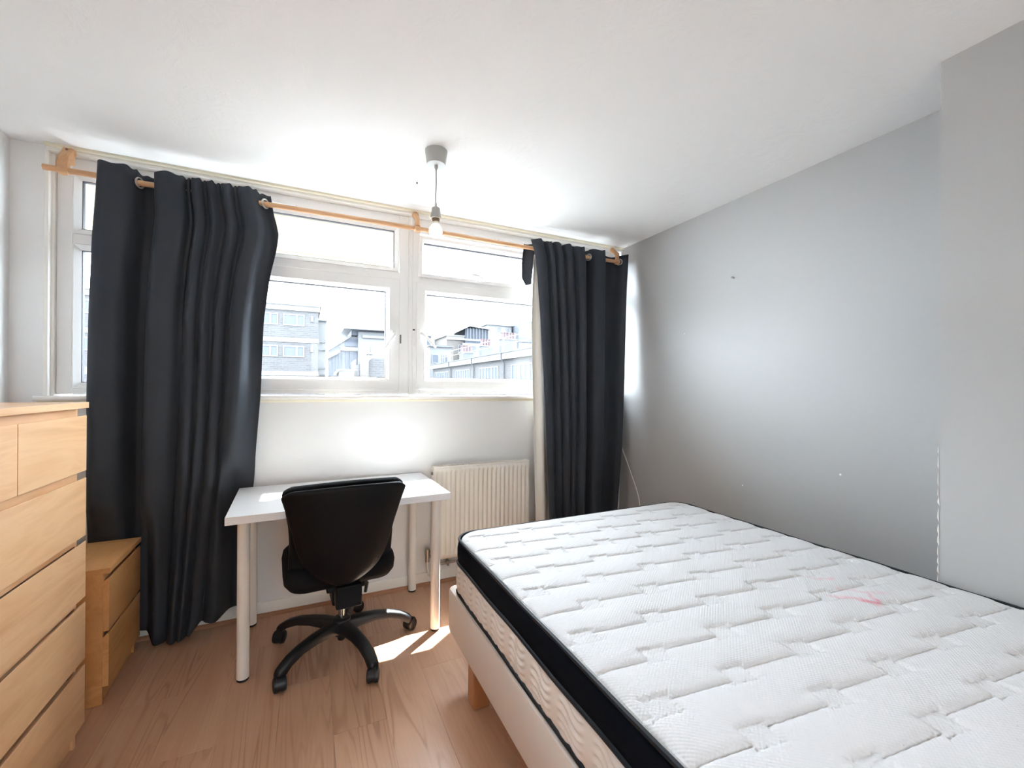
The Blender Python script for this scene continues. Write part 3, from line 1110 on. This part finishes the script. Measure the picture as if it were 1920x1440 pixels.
# ------------------------------------------------------------------ tall chest of drawers (front faces +X)
cs = empty('chest_of_drawers', (-.96, 1.643, 0), label='tall birch chest of six drawers against the left wall', cat='chest of drawers')
ox, oy = -.96, 1.643
Y0, Y1 = 1.243 - oy, 2.043 - oy
XFc = -.718 - ox            # front of the top slab
XB = -1.205 - ox
MB().box(XB, XFc, Y0, Y1, 1.209, 1.230).build('top_panel', M['birch'], cs, bevel=0.001)
MB().box(XB, XFc - .030, Y0 + .003, Y0 + .018, .0, 1.209).build('side_panel', M['birch'], cs, bevel=0.0008)
MB().box(XB, XFc - .030, Y1 - .018, Y1 - .003, .0, 1.209).build('side_panel', M['birch'], cs, bevel=0.0008)
MB().box(XB, XB + .006, Y0 + .018, Y1 - .018, .03, 1.205).build('back_panel', M['birch'], cs)
for zz in (1.183, .968, .742, .523, .302):
    MB().box(XFc - .075, XFc - .027, Y0 + .018, Y1 - .018, zz - .02, zz + .026).build('front_rail', M['birch'], cs, bevel=0.0008)
MB().box(XFc - .075, XFc - .040, Y0 + .018, Y1 - .018, .0, .06).build('plinth', M['birch'], cs, bevel=0.0008)


def drawer(y0, y1, z0, z1, par, xf, mat, dep=.40):
    d = MB().prism([(xf - .020, z0), (xf, z0), (xf, z1), (xf - .0015, z1), (xf - .020, z1 - .016)], 'y', y0, y1).build('drawer', mat, par, bevel=0.0008, seg=1)
    MB().box(xf - dep, xf - .020, y0 + .03, y1 - .03, z0 + .015, z1 - .035).build('drawer_box', M['birch'], d)
    return d


xf = XFc - .004
mid = 1.637 - oy
drawer(Y0 + .002, mid - .0015, .986, 1.183, cs, xf, M['birch'])
drawer(mid + .0015, Y1 - .006, .986, 1.183, cs, xf, M['birch'])
for z0, z1 in ((.754, .961), (.535, .734), (.313, .515), (.085, .293)):
    drawer(Y0 + .002, Y1 - .006, z0, z1, cs, xf, M['birch'])

# ------------------------------------------------------------------ low bedside drawers
bd = empty('bedside_drawers', (-.7266, 2.2605, 0), .0311, label='low two-drawer birch bedside unit between the tall chest and the curtain', cat='bedside table')
MB().box(-.48, 0, 0, .40, .529, .55).build('top_panel', M['birch_x'], bd, bevel=0.001)
MB().box(-.475, -.022, .0, .016, 0, .529).build('side_panel', M['birch_x'], bd, bevel=0.0008)
MB().box(-.475, -.022, .384, .40, 0, .529).build('side_panel', M['birch_x'], bd, bevel=0.0008)
MB().box(-.475, -.469, .016, .384, .02, .529).build('back_panel', M['birch_x'], bd)
for z0, z1, nm in ((.49, .529, 'front_rail'), (.268, .31, 'front_rail'), (0, .06, 'plinth')):
    MB().box(-.07, -.032, .016, .384, z0, z1).build(nm, M['birch_x'], bd)
drawer(.001, .399, .296, .511, bd, -.003, M['birch_x'], .4)
drawer(.001, .399, .072, .286, bd, -.003, M['birch_x'], .4)

# ------------------------------------------------------------------ bed base
MX0, MX1, MY0, MY1, MZ0, MZ1 = .580, 1.948, -.06, 1.838, .405, .640
bb = empty('bed_base', (1.26, .89, 0), label='upholstered beige bed base on square wooden legs beneath the mattress', cat='bed base')
o3 = Vector((1.26, .89, 0))
def rl(x0, x1, y0, y1, r, z_, n=6):
    return [(a - o3.x, b - o3.y, z_) for a, b in rrect(x0, x1, y0, y1, r, n)]
bx0, bx1, by0, by1 = MX0 - .014, MX1 - .002, MY0 - .01, MY1 + .022
L_ = []
for zz, ins in ((.205, .010), (.210, .003), (.222, .0), (.384, .0), (.396, .004), (.402, .014)):
    L_.append(rl(bx0 + ins, bx1 - ins, by0 + ins, by1 - ins, .03, zz))
MB().loft(L_).build('divan', M['base'], bb, smooth=40)
for lx, ly in ((.598, 1.60), (1.85, 1.60), (.598, .10), (1.85, .10)):
    MB().box(lx - o3.x, lx + .07 - o3.x, ly - o3.y, ly + .07 - o3.y, 0, .206).build('leg', M['legwood'], bb, bevel=0.006)

# ------------------------------------------------------------------ mattress
mt = empty('mattress', (1.264, .889, .405), label='white quilted double mattress with navy band and a faint pink stain', cat='mattress')
o4 = Vector((1.264, .889, .405))
RC_ = .105
# quilted top panel: stars on a staggered lattice, joined by seams
rowsY = [1.715 - .1325 * k for k in range(0, 14)]
PXS = .2345
def seam(x_, k):
    x0s = .651 if k % 2 == 0 else .768
    ph = ((x_ - x0s) / PXS) % 1.0
    return rowsY[k] + .010 * (1 - 2 * max(0.0, min(1.0, (ph - .12) / .76)))
def height(x_, y_):
    k0 = int(round((1.715 - y_) / .1325))
    d = 9.0
    star = 9.0
    for k in (k0 - 1, k0, k0 + 1):
        if 0 <= k < len(rowsY):
            d = min(d, abs(y_ - seam(x_, k)))
            x0s = .651 if k % 2 == 0 else .768
            j = round((x_ - x0s) / PXS)
            dx, dy = x_ - (x0s + j * PXS), y_ - rowsY[k]
            a = math.atan2(dy, dx)
            a = math.atan2(dy * 1.25, dx) - .62
            rad = .050 / (abs(math.cos(a)) ** .8 + abs(math.sin(a)) ** .8) ** 1.25
            star = min(star, math.hypot(dx, dy * 1.25) - rad)
    h = .0080 * (1 - math.exp(-d / .0042)) + .0055 * (1 - math.exp(-d / .024))
    if star <= 0:
        return .0052 + .0007 * math.sin(x_ * 700) * math.sin(y_ * 640)
    return min(h, .0012 + .0085 * (1 - math.exp(-star / .0045)) + .0040 * (1 - math.exp(-star / .024)))
def segd(p, a, b):
    ax, ay = a
    bx, by = b
    t = max(0, min(1, ((p[0] - ax) * (bx - ax) + (p[1] - ay) * (by - ay)) / ((bx - ax) ** 2 + (by - ay) ** 2)))
    return math.hypot(p[0] - ax - t * (bx - ax), p[1] - ay - t * (by - ay)), t
STAIN = [((1.544, .905), (1.558, .865), .006, .28), ((1.558, .865), (1.616, .840), .007, .30), ((1.486, .779), (1.509, .750), .008, .38), ((1.509, .750), (1.534, .716), .009, .5),
         ((1.534, .716), (1.548, .690), .012, .85), ((1.548, .690), (1.572, .700), .009, .7), ((1.560, .800), (1.600, .740), .008, .3), ((1.600, .740), (1.650, .715), .010, .22), ((1.572, .704), (1.600, .740), .008, .4)]
gx = [MX0 + .010 + i * (MX1 - MX0 - .020) / 270 for i in range(271)]
gy = [MY0 + .010 + i * (MY1 - MY0 - .020) / 540 for i in range(541)]
top, st = [], []
cxm, cym = (MX0 + MX1) / 2, (MY0 + MY1) / 2
ax_, ay_ = (MX1 - MX0) / 2 - .010, (MY1 - MY0) / 2 - .010
for y_ in gy:
    r_ = []
    for x_ in gx:
        X_, Y_ = x_, y_
        qx, qy = abs(X_ - cxm) - (ax_ - RC_), abs(Y_ - cym) - (ay_ - RC_)
        dist = min(max(qx, qy), 0) + math.hypot(max(qx, 0), max(qy, 0)) - RC_     # <0 inside
        if dist > 0:
            k_ = RC_ / (dist + RC_)
            X_ = cxm + math.copysign(ax_ - RC_ + max(qx, 0) * k_, X_ - cxm)
            Y_ = cym + math.copysign(ay_ - RC_ + max(qy, 0) * k_, Y_ - cym)
            dist = 0
        e = min(1, -dist / .055)
        edge = math.sqrt(max(0.0, 1 - (1 - e) ** 2))
        r_.append((X_ - o4.x, Y_ - o4.y, MZ1 - .012 + .002 + (.010 + height(X_, Y_) * .85) * edge - o4.z))
        s_ = 0.0
        if 1.4 < X_ < 1.75 and .62 < Y_ < .98:
            for a, b, wd, inten in STAIN:
                d_, t_ = segd((X_ + .004 * math.sin(Y_ * 160), Y_ + .004 * math.sin(X_ * 190)), a, b)
                s_ = max(s_, inten * math.exp(-(d_ / wd) ** 2))
        st.append(s_)
    top.append(r_)
tp = MB().grid(top).build('top_panel', M['quilt'], mt, smooth=180)
tp['label'] = 'white knitted top quilted in staggered scallops'
at = tp.data.attributes.new('stain', 'FLOAT', 'POINT')
at.data.foreach_set('value', st)


def mloop(ins, z_, n=10, step=0.0):
    return [(a - o4.x, b - o4.y, z_ - o4.z) for a, b in rrect(MX0 + ins, MX1 - ins, MY0 + ins, MY1 - ins, RC_ - ins, n, step)]


def wavy(loop, amp, k, ph):
    out = []
    s_ = 0
    for i, p in enumerate(loop):
        q_ = loop[i - 1]
        s_ += math.hypot(p[0] - q_[0], p[1] - q_[1]) if i else 0
        out.append((p[0], p[1], p[2] + amp * math.sin(s_ * k + ph)))
    return out


# dark band
B = []
for zz, ins in ((.538, .004), (.545, -.001), (.565, -.004), (.60, -.004), (.622, .0), (.634, .006)):
    B.append(wavy(mloop(ins, zz, 10, .05), .0022 if zz < .55 else .001, 14, zz * 30))
MB().loft(B, True, False, False).build('side_band', M['band'], mt, smooth=180)


def piping(z_, ins, r_, name, amp):
    lp = wavy(mloop(ins, z_, 10, .05), amp, 14, z_ * 30)
    lp.append(lp[0])
    lp.append(lp[1])
    return MB().tube(lp, r_, 8, False).build(name, M['piping'], mt, smooth=True)


piping(.635, .004, .0060, 'top_piping', .001)
piping(.538, -.001, .0068, 'middle_piping', .0022)
piping(.412, -.001, .0075, 'bottom_piping', .0015)
# quilted beige border with columns of chevron stitching
lp = rrect(MX0, MX1, MY0, MY1, RC_, 14, .0062)
N = len(lp)
acc = [0]
for i in range(1, N):
    acc.append(acc[-1] + math.hypot(lp[i][0] - lp[i - 1][0], lp[i][1] - lp[i - 1][1]))
rows_ = []
NV = 34
for j in range(NV + 1):
    t = j / NV
    zz = .410 + t * .126
    r_ = []
    for i in range(N):
        a, b = lp[i]
        p_, n_ = lp[i - 1], lp[(i + 1) % N]
        tx, ty = n_[0] - p_[0], n_[1] - p_[1]
        l_ = math.hypot(tx, ty) or 1
        nx, ny = ty / l_, -tx / l_
        u = (acc[i] % .148) / .148
        zig = math.sin(2 * PI * u / .80 + .3) * (.8 + .2 * math.sin(acc[i] * 31))
        wv = math.sin(2 * PI * ((zz - zig * .015) / .0225))
        env = min(1, max(0, u / .12)) * min(1, max(0, (.80 - u) / .14))
        rel = .0034 * wv * env * min(1, t / .1, (1 - t) / .1) + .007 * math.sin(PI * t)
        r_.append((a + nx * rel - o4.x, b + ny * rel - o4.y, zz - o4.z))
    rows_.append(r_)
MB().loft(rows_, True, True, False).build('border', M['border'], mt, smooth=180)

# white flex running down the right wall corner
cb = [(2.235, 2.735, 1.20), (2.232, 2.74, 1.05), (2.246, 2.745, .93), (2.262, 2.72, .83), (2.276, 2.66, .70), (2.281, 2.58, .55), (2.283, 2.54, .46), (2.283, 2.522, .38), (2.283, 2.50, .25), (2.282, 2.47, .06), (2.275, 2.46, .004)]
fx = MB().tube([tuple(p) for p in catmull(cb, 6)], .0034, 8).build('cable', M['whitecord'], smooth=True)
tag(fx, 'thin white cable hanging down the corner between curtain and bed', 'cable')

# ------------------------------------------------------------------ outside
tag(MB().box(-60, 90, 3.2, 120, -9.3, -9).build('ground', M['ext_ground']), kind='structure')
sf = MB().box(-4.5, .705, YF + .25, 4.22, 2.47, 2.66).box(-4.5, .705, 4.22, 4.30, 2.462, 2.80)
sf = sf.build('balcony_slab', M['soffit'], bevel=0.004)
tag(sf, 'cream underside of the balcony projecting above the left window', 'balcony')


def bwindow(par, rect, y, axis='y', split=.64, mat=None):
    """window of a far building: frame with two lights; rect along the facade"""
    a0, a1, z0, z1 = rect
    f = MB()
    m_ = a0 + (a1 - a0) * split
    t = .09
    def bx(p0_, p1_, q0, q1, d0, d1):
        if axis == 'y':
            f.box(p0_, p1_, y + d0, y + d1, q0, q1)
        else:
            f.box(y + d0, y + d1, p0_, p1_, q0, q1)
    for p0_, p1_, q0, q1 in ((a0, a1, z0, z0 + t), (a0, a1, z1 - t, z1), (a0, a0 + t, z0 + t, z1 - t), (a1 - t, a1, z0 + t, z1 - t), (m_ - t * .8, m_ + t * .8, z0 + t, z1 - t)):
        bx(p0_, p1_, q0, q1, -.06, .04)
    fo = f.build('window', M['ext_white'], par)
    g_ = MB()
    for p0_, p1_ in ((a0 + t, m_ - t * .8), (m_ + t * .8, a1 - t)):
        if axis == 'y':
            g_.box(p0_, p1_, y - .02, y + .03, z0 + t, z1 - t)
        else:
            g_.box(y - .02, y + .03, p0_, p1_, z0 + t, z1 - t)
    g_.build('pane', mat or M['ext_blue'], fo)


# brick block of flats on the left
A = empty('brick_flats', (-8, 42, -9), label='flat-roofed grey brick flats with white floor bands, left view', cat='building')
A['label'] = 'grey brick flats with white bands and a roof railing'
oA = Vector((-8, 42, -9))
def pa(mb, name, mat, par=A, o=oA, **k):
    ob = mb.build(name, mat, par, **k)
    ob.data.transform(Matrix.Translation(-o))
    return ob
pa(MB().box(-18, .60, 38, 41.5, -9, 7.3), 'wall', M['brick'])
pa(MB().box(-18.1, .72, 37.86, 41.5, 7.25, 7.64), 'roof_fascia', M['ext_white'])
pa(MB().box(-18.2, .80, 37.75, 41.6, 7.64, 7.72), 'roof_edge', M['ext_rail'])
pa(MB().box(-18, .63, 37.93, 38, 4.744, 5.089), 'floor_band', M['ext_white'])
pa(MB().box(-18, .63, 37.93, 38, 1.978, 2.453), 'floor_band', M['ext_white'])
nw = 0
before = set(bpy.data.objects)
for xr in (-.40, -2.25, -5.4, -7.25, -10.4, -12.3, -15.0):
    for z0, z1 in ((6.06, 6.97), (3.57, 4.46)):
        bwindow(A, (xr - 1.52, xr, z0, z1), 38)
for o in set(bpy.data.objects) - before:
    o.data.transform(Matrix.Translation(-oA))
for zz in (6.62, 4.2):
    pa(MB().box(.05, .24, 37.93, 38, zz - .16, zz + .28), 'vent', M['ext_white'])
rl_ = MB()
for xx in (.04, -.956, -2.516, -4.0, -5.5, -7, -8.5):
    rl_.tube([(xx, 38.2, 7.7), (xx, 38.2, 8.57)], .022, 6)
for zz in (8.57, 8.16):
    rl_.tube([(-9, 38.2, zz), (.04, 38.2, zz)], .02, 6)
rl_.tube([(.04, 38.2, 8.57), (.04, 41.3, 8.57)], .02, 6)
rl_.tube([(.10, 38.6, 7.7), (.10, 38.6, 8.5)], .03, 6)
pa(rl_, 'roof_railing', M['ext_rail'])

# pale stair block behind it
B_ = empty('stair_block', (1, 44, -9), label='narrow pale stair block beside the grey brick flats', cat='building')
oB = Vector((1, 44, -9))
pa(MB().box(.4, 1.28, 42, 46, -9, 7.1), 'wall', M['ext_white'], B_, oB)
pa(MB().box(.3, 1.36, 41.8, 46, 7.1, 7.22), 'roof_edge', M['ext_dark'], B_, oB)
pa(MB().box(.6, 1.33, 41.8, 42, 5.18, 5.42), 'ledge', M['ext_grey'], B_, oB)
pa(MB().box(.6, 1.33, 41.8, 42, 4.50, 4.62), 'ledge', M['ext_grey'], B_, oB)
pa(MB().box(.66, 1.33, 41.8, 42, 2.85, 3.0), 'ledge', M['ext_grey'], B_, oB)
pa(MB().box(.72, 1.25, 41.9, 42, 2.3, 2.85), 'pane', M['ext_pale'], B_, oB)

# modern building in the middle
C_ = empty('modern_flats', (6, 63, -9), label='pale modern flats with a thin overhanging flat roof', cat='building')
oC = Vector((6, 63, -9))
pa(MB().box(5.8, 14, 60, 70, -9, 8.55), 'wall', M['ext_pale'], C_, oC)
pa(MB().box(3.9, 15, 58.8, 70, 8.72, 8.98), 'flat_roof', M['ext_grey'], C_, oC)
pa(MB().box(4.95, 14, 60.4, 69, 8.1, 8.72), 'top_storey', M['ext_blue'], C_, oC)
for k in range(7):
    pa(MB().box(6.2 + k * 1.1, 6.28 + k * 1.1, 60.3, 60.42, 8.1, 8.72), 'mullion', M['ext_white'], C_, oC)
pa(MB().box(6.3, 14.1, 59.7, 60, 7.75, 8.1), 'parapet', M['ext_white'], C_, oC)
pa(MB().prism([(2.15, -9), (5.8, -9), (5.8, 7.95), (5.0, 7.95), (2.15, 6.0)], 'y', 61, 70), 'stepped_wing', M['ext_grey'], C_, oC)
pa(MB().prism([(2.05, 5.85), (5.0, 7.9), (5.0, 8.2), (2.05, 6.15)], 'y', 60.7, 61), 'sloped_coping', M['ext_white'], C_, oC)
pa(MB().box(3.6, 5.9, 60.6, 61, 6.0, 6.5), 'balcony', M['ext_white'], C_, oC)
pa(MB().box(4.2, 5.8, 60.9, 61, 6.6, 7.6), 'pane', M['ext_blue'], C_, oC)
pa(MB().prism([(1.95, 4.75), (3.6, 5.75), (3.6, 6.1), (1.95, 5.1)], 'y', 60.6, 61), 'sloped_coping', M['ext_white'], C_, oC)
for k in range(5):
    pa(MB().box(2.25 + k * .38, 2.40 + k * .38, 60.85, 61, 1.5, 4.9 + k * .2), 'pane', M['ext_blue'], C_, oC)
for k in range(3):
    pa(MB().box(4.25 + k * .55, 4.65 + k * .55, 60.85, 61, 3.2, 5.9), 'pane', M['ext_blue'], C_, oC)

# tan chimney stack and rough brick gable in front
K = empty('chimney_stack', (3.4, 30.5, -9), label='tan brick chimney stack with pots in front of the pale modern flats', cat='chimney')
oK = Vector((3.4, 30.5, -9))
pa(MB().prism([(3.02, -9), (3.58, -9), (3.58, 3.45), (3.02, 3.0)], 'y', 30, 31), 'stack', M['brick_tan'], K, oK)
pa(MB().prism([(2.78, -9), (3.02, -9), (3.02, 2.75), (2.78, 2.70)], 'y', 30.1, 31), 'stack', M['brick'], K, oK)
pa(MB().prism([(2.55, -9), (2.78, -9), (2.78, 3.1), (2.55, 2.9)], 'y', 30.1, 31), 'buttress', M['brick_tan'], K, oK)
pa(MB().box(3.48, 3.88, 30, 31, 3.45, 3.58), 'coping', M['ext_grey'], K, oK)
for k in range(2):
    pa(MB().lathe([(.10, 0), (.08, .35), (.10, .36)], (3.60 + k * .2, 30.4, 3.58), 10), 'chimney_pot', M['ext_grey'], K, oK)
Gb = tag(MB().prism([(3.60, -9), (5.4, -9), (5.4, 3.2), (3.80, 3.2), (3.60, 3.0)], 'y', 30.3, 33).build('brick_gable', M['brick']), 'rough grey brick gable wall beside the tan chimney stack', 'wall')
Sh = empty('roof_shed', (2.1, 29, -9), label='low white flat-roofed shed below the pale modern flats', cat='shed')
oS = Vector((2.1, 29, -9))
pa(MB().box(1.62, 2.5, 28.5, 31, -9, 2.25), 'wall', M['ext_white'], Sh, oS)
pa(MB().prism([(1.42, 2.1), (1.62, 2.36), (2.56, 2.36), (2.56, 2.25), (1.62, 2.25), (1.45, 2.0)], 'y', 28.3, 31), 'roof', M['ext_pale'], Sh, oS)

# low brick terrace receding on the right
D = empty('brick_terrace', (16, 38, -9), label='low brick terrace with white fascia and roof railing receding to the right', cat='building')
D['label'] = 'low brick terrace with deep white fascia and white roof railing'
oD = Vector((16, 38, -9))
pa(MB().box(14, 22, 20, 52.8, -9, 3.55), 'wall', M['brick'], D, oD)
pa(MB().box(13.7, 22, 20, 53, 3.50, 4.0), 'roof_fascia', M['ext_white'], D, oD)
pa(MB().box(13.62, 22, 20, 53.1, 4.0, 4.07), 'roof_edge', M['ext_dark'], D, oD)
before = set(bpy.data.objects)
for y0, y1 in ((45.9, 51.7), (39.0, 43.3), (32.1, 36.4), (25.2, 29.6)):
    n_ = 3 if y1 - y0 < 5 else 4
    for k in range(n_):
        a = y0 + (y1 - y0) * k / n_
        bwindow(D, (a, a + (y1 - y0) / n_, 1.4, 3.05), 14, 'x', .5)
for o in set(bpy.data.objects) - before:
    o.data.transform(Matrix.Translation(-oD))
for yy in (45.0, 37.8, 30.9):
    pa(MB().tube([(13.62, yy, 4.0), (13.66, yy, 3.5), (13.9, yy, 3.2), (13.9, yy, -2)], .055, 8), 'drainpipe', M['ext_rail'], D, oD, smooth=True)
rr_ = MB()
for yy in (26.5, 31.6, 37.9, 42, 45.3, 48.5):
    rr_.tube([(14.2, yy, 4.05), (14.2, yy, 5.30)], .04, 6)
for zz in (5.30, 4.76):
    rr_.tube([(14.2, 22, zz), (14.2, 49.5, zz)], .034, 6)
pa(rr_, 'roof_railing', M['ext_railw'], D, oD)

# far blocks behind the terrace
def block(name, label, x0, x1, z1, y, mat, roof=None, wins=(), wmat=None, bands=(), top=0.0):
    e = empty(name, ((x0 + x1) / 2, y + 4, -9), label=label, cat='building')
    o = Vector(e.location)
    pa(MB().box(x0, x1, y, y + 8, -9, z1), 'wall', mat, e, o)
    if roof:
        pa(MB().box(x0 - .3, x1 + .3, y - .4, y + 8, z1, z1 + .22), 'roof', roof, e, o)
    for a, b, c, d in wins:
        f_ = pa(MB().ring((a, b, c, d), [(0, y + .01), (0, y - .08), (.12, y - .08), (.12, y + .01)]), 'window', M['ext_white'], e, o)
        pa(MB().box(a + .1, b - .1, y - .03, y + .05, c + .1, d - .1), 'pane', wmat or M['ext_blue'], f_, o)
    for c, d, mm in bands:
        pa(MB().box(x0 - .1, x1 + .1, y - .25, y, c, d), 'balcony', mm, e, o)
    return e


block('glazed_block', 'small pale glazed block with a grey roof at the left of the right window', 17.2, 20.3, 10.6, 78, M['ext_pale'], M['ext_grey'],
      [(17.6, 18.9, 9.0, 10.4), (19.0, 20.1, 9.0, 10.4)], None, [(8.2, 8.5, M['ext_grey'])])
block('rendered_house', 'pale blue rendered house with two small paned windows below the glazed block', 17.0, 20.5, 7.6, 66, M['ext_pale'], M['ext_dark'],
      [(17.3, 18.4, 5.0, 6.4), (18.9, 19.9, 5.0, 6.4)], None, [])
block('cream_flats', 'cream flats with a slanting grey roof behind the terrace railing', 20.9, 24.4, 9.9, 70, M['brick_tan'], M['ext_white'],
      [(22.9, 23.7, 6.8, 8.6)], None, [(9.3, 9.9, M['ext_white'])])
g_ = block('glass_roof_flats', 'blue glazed flats with a sloping louvred roof behind the terrace', 23.4, 28.2, 8.8, 69, M['ext_grey'], None,
           [(24.6, 26.0, 7.2, 8.4), (26.2, 27.6, 7.2, 8.4)], None, [(6.5, 6.8, M['ext_white']), (9.2, 9.5, M['ext_white'])])
og = Vector(g_.location)
pa(MB().prism([(21.7, 10.2), (24.6, 11.65), (28.4, 11.3), (28.4, 11.5), (24.6, 11.9), (21.7, 10.45)], 'y', 68.8, 77), 'sloping_roof', M['ext_grey'], g_, og)
for k in range(8):
    xx = 24.2 + k * .55
    pa(MB().box(xx, xx + .12, 69.2, 69.4, 9.5, 11.45), 'louvre', M['ext_dark'], g_, og)
pa(MB().box(24.0, 28.2, 69.5, 76, 8.8, 11.4), 'pane', M['ext_blue'], g_, og)
block('tan_tower_flats', 'tall pale brown flats with two dark windows on the top storey', 28.3, 33.0, 12.3, 70, M['ext_pale'], M['ext_grey'],
      [(30.0, 31.0, 10.9, 12.1), (31.8, 32.6, 10.6, 12.0)], M['ext_dark'], [])
block('glass_tower', 'pale blue glass tower beside the right curtain', 33.4, 38.0, 13.2, 68, M['ext_blue'], None,
      [(33.5, 34.9, 10.2, 11.9), (35.0, 36.4, 10.2, 11.9), (33.5, 34.9, 7.2, 9.2), (35.0, 36.4, 7.2, 9.2)], M['ext_pale'], [(9.4, 9.9, M['ext_blue'])])

# three brick chimney stacks with red clay pots on the roofs behind
def stack(label, x0, x1, y, z0, z1, npots):
    e = empty('pot_chimney', ((x0 + x1) / 2, y, z0), label=label, cat='chimney', group='chimneys behind the terrace')
    o = Vector(e.location)
    pa(MB().box(x0, x1, y - .4, y + .4, z0, z1), 'stack', M['ext_dark'], e, o)
    pa(MB().box(x0 - .1, x1 + .1, y - .5, y + .5, z1, z1 + .15), 'cap', M['ext_white'], e, o)
    for k in range(npots):
        xx = x0 + (x1 - x0) * (k + .5) / npots
        pa(MB().lathe([(.20, 0), (.17, .75), (.22, .78), (.22, .9)], (xx, y, z1 + .15), 10), 'chimney_pot', M['ext_red'], e, o, smooth=40)


stack('short chimney with red pots at the far end of the terrace railing', 18.3, 20.0, 55, -9, 5.9, 4)
stack('middle chimney with red pots below the blue glazed flats', 21.2, 22.8, 55, -9, 6.9, 4)
stack('largest chimney with red pots before the pale brown flats', 24.2, 26.6, 55, -9, 8.0, 5)
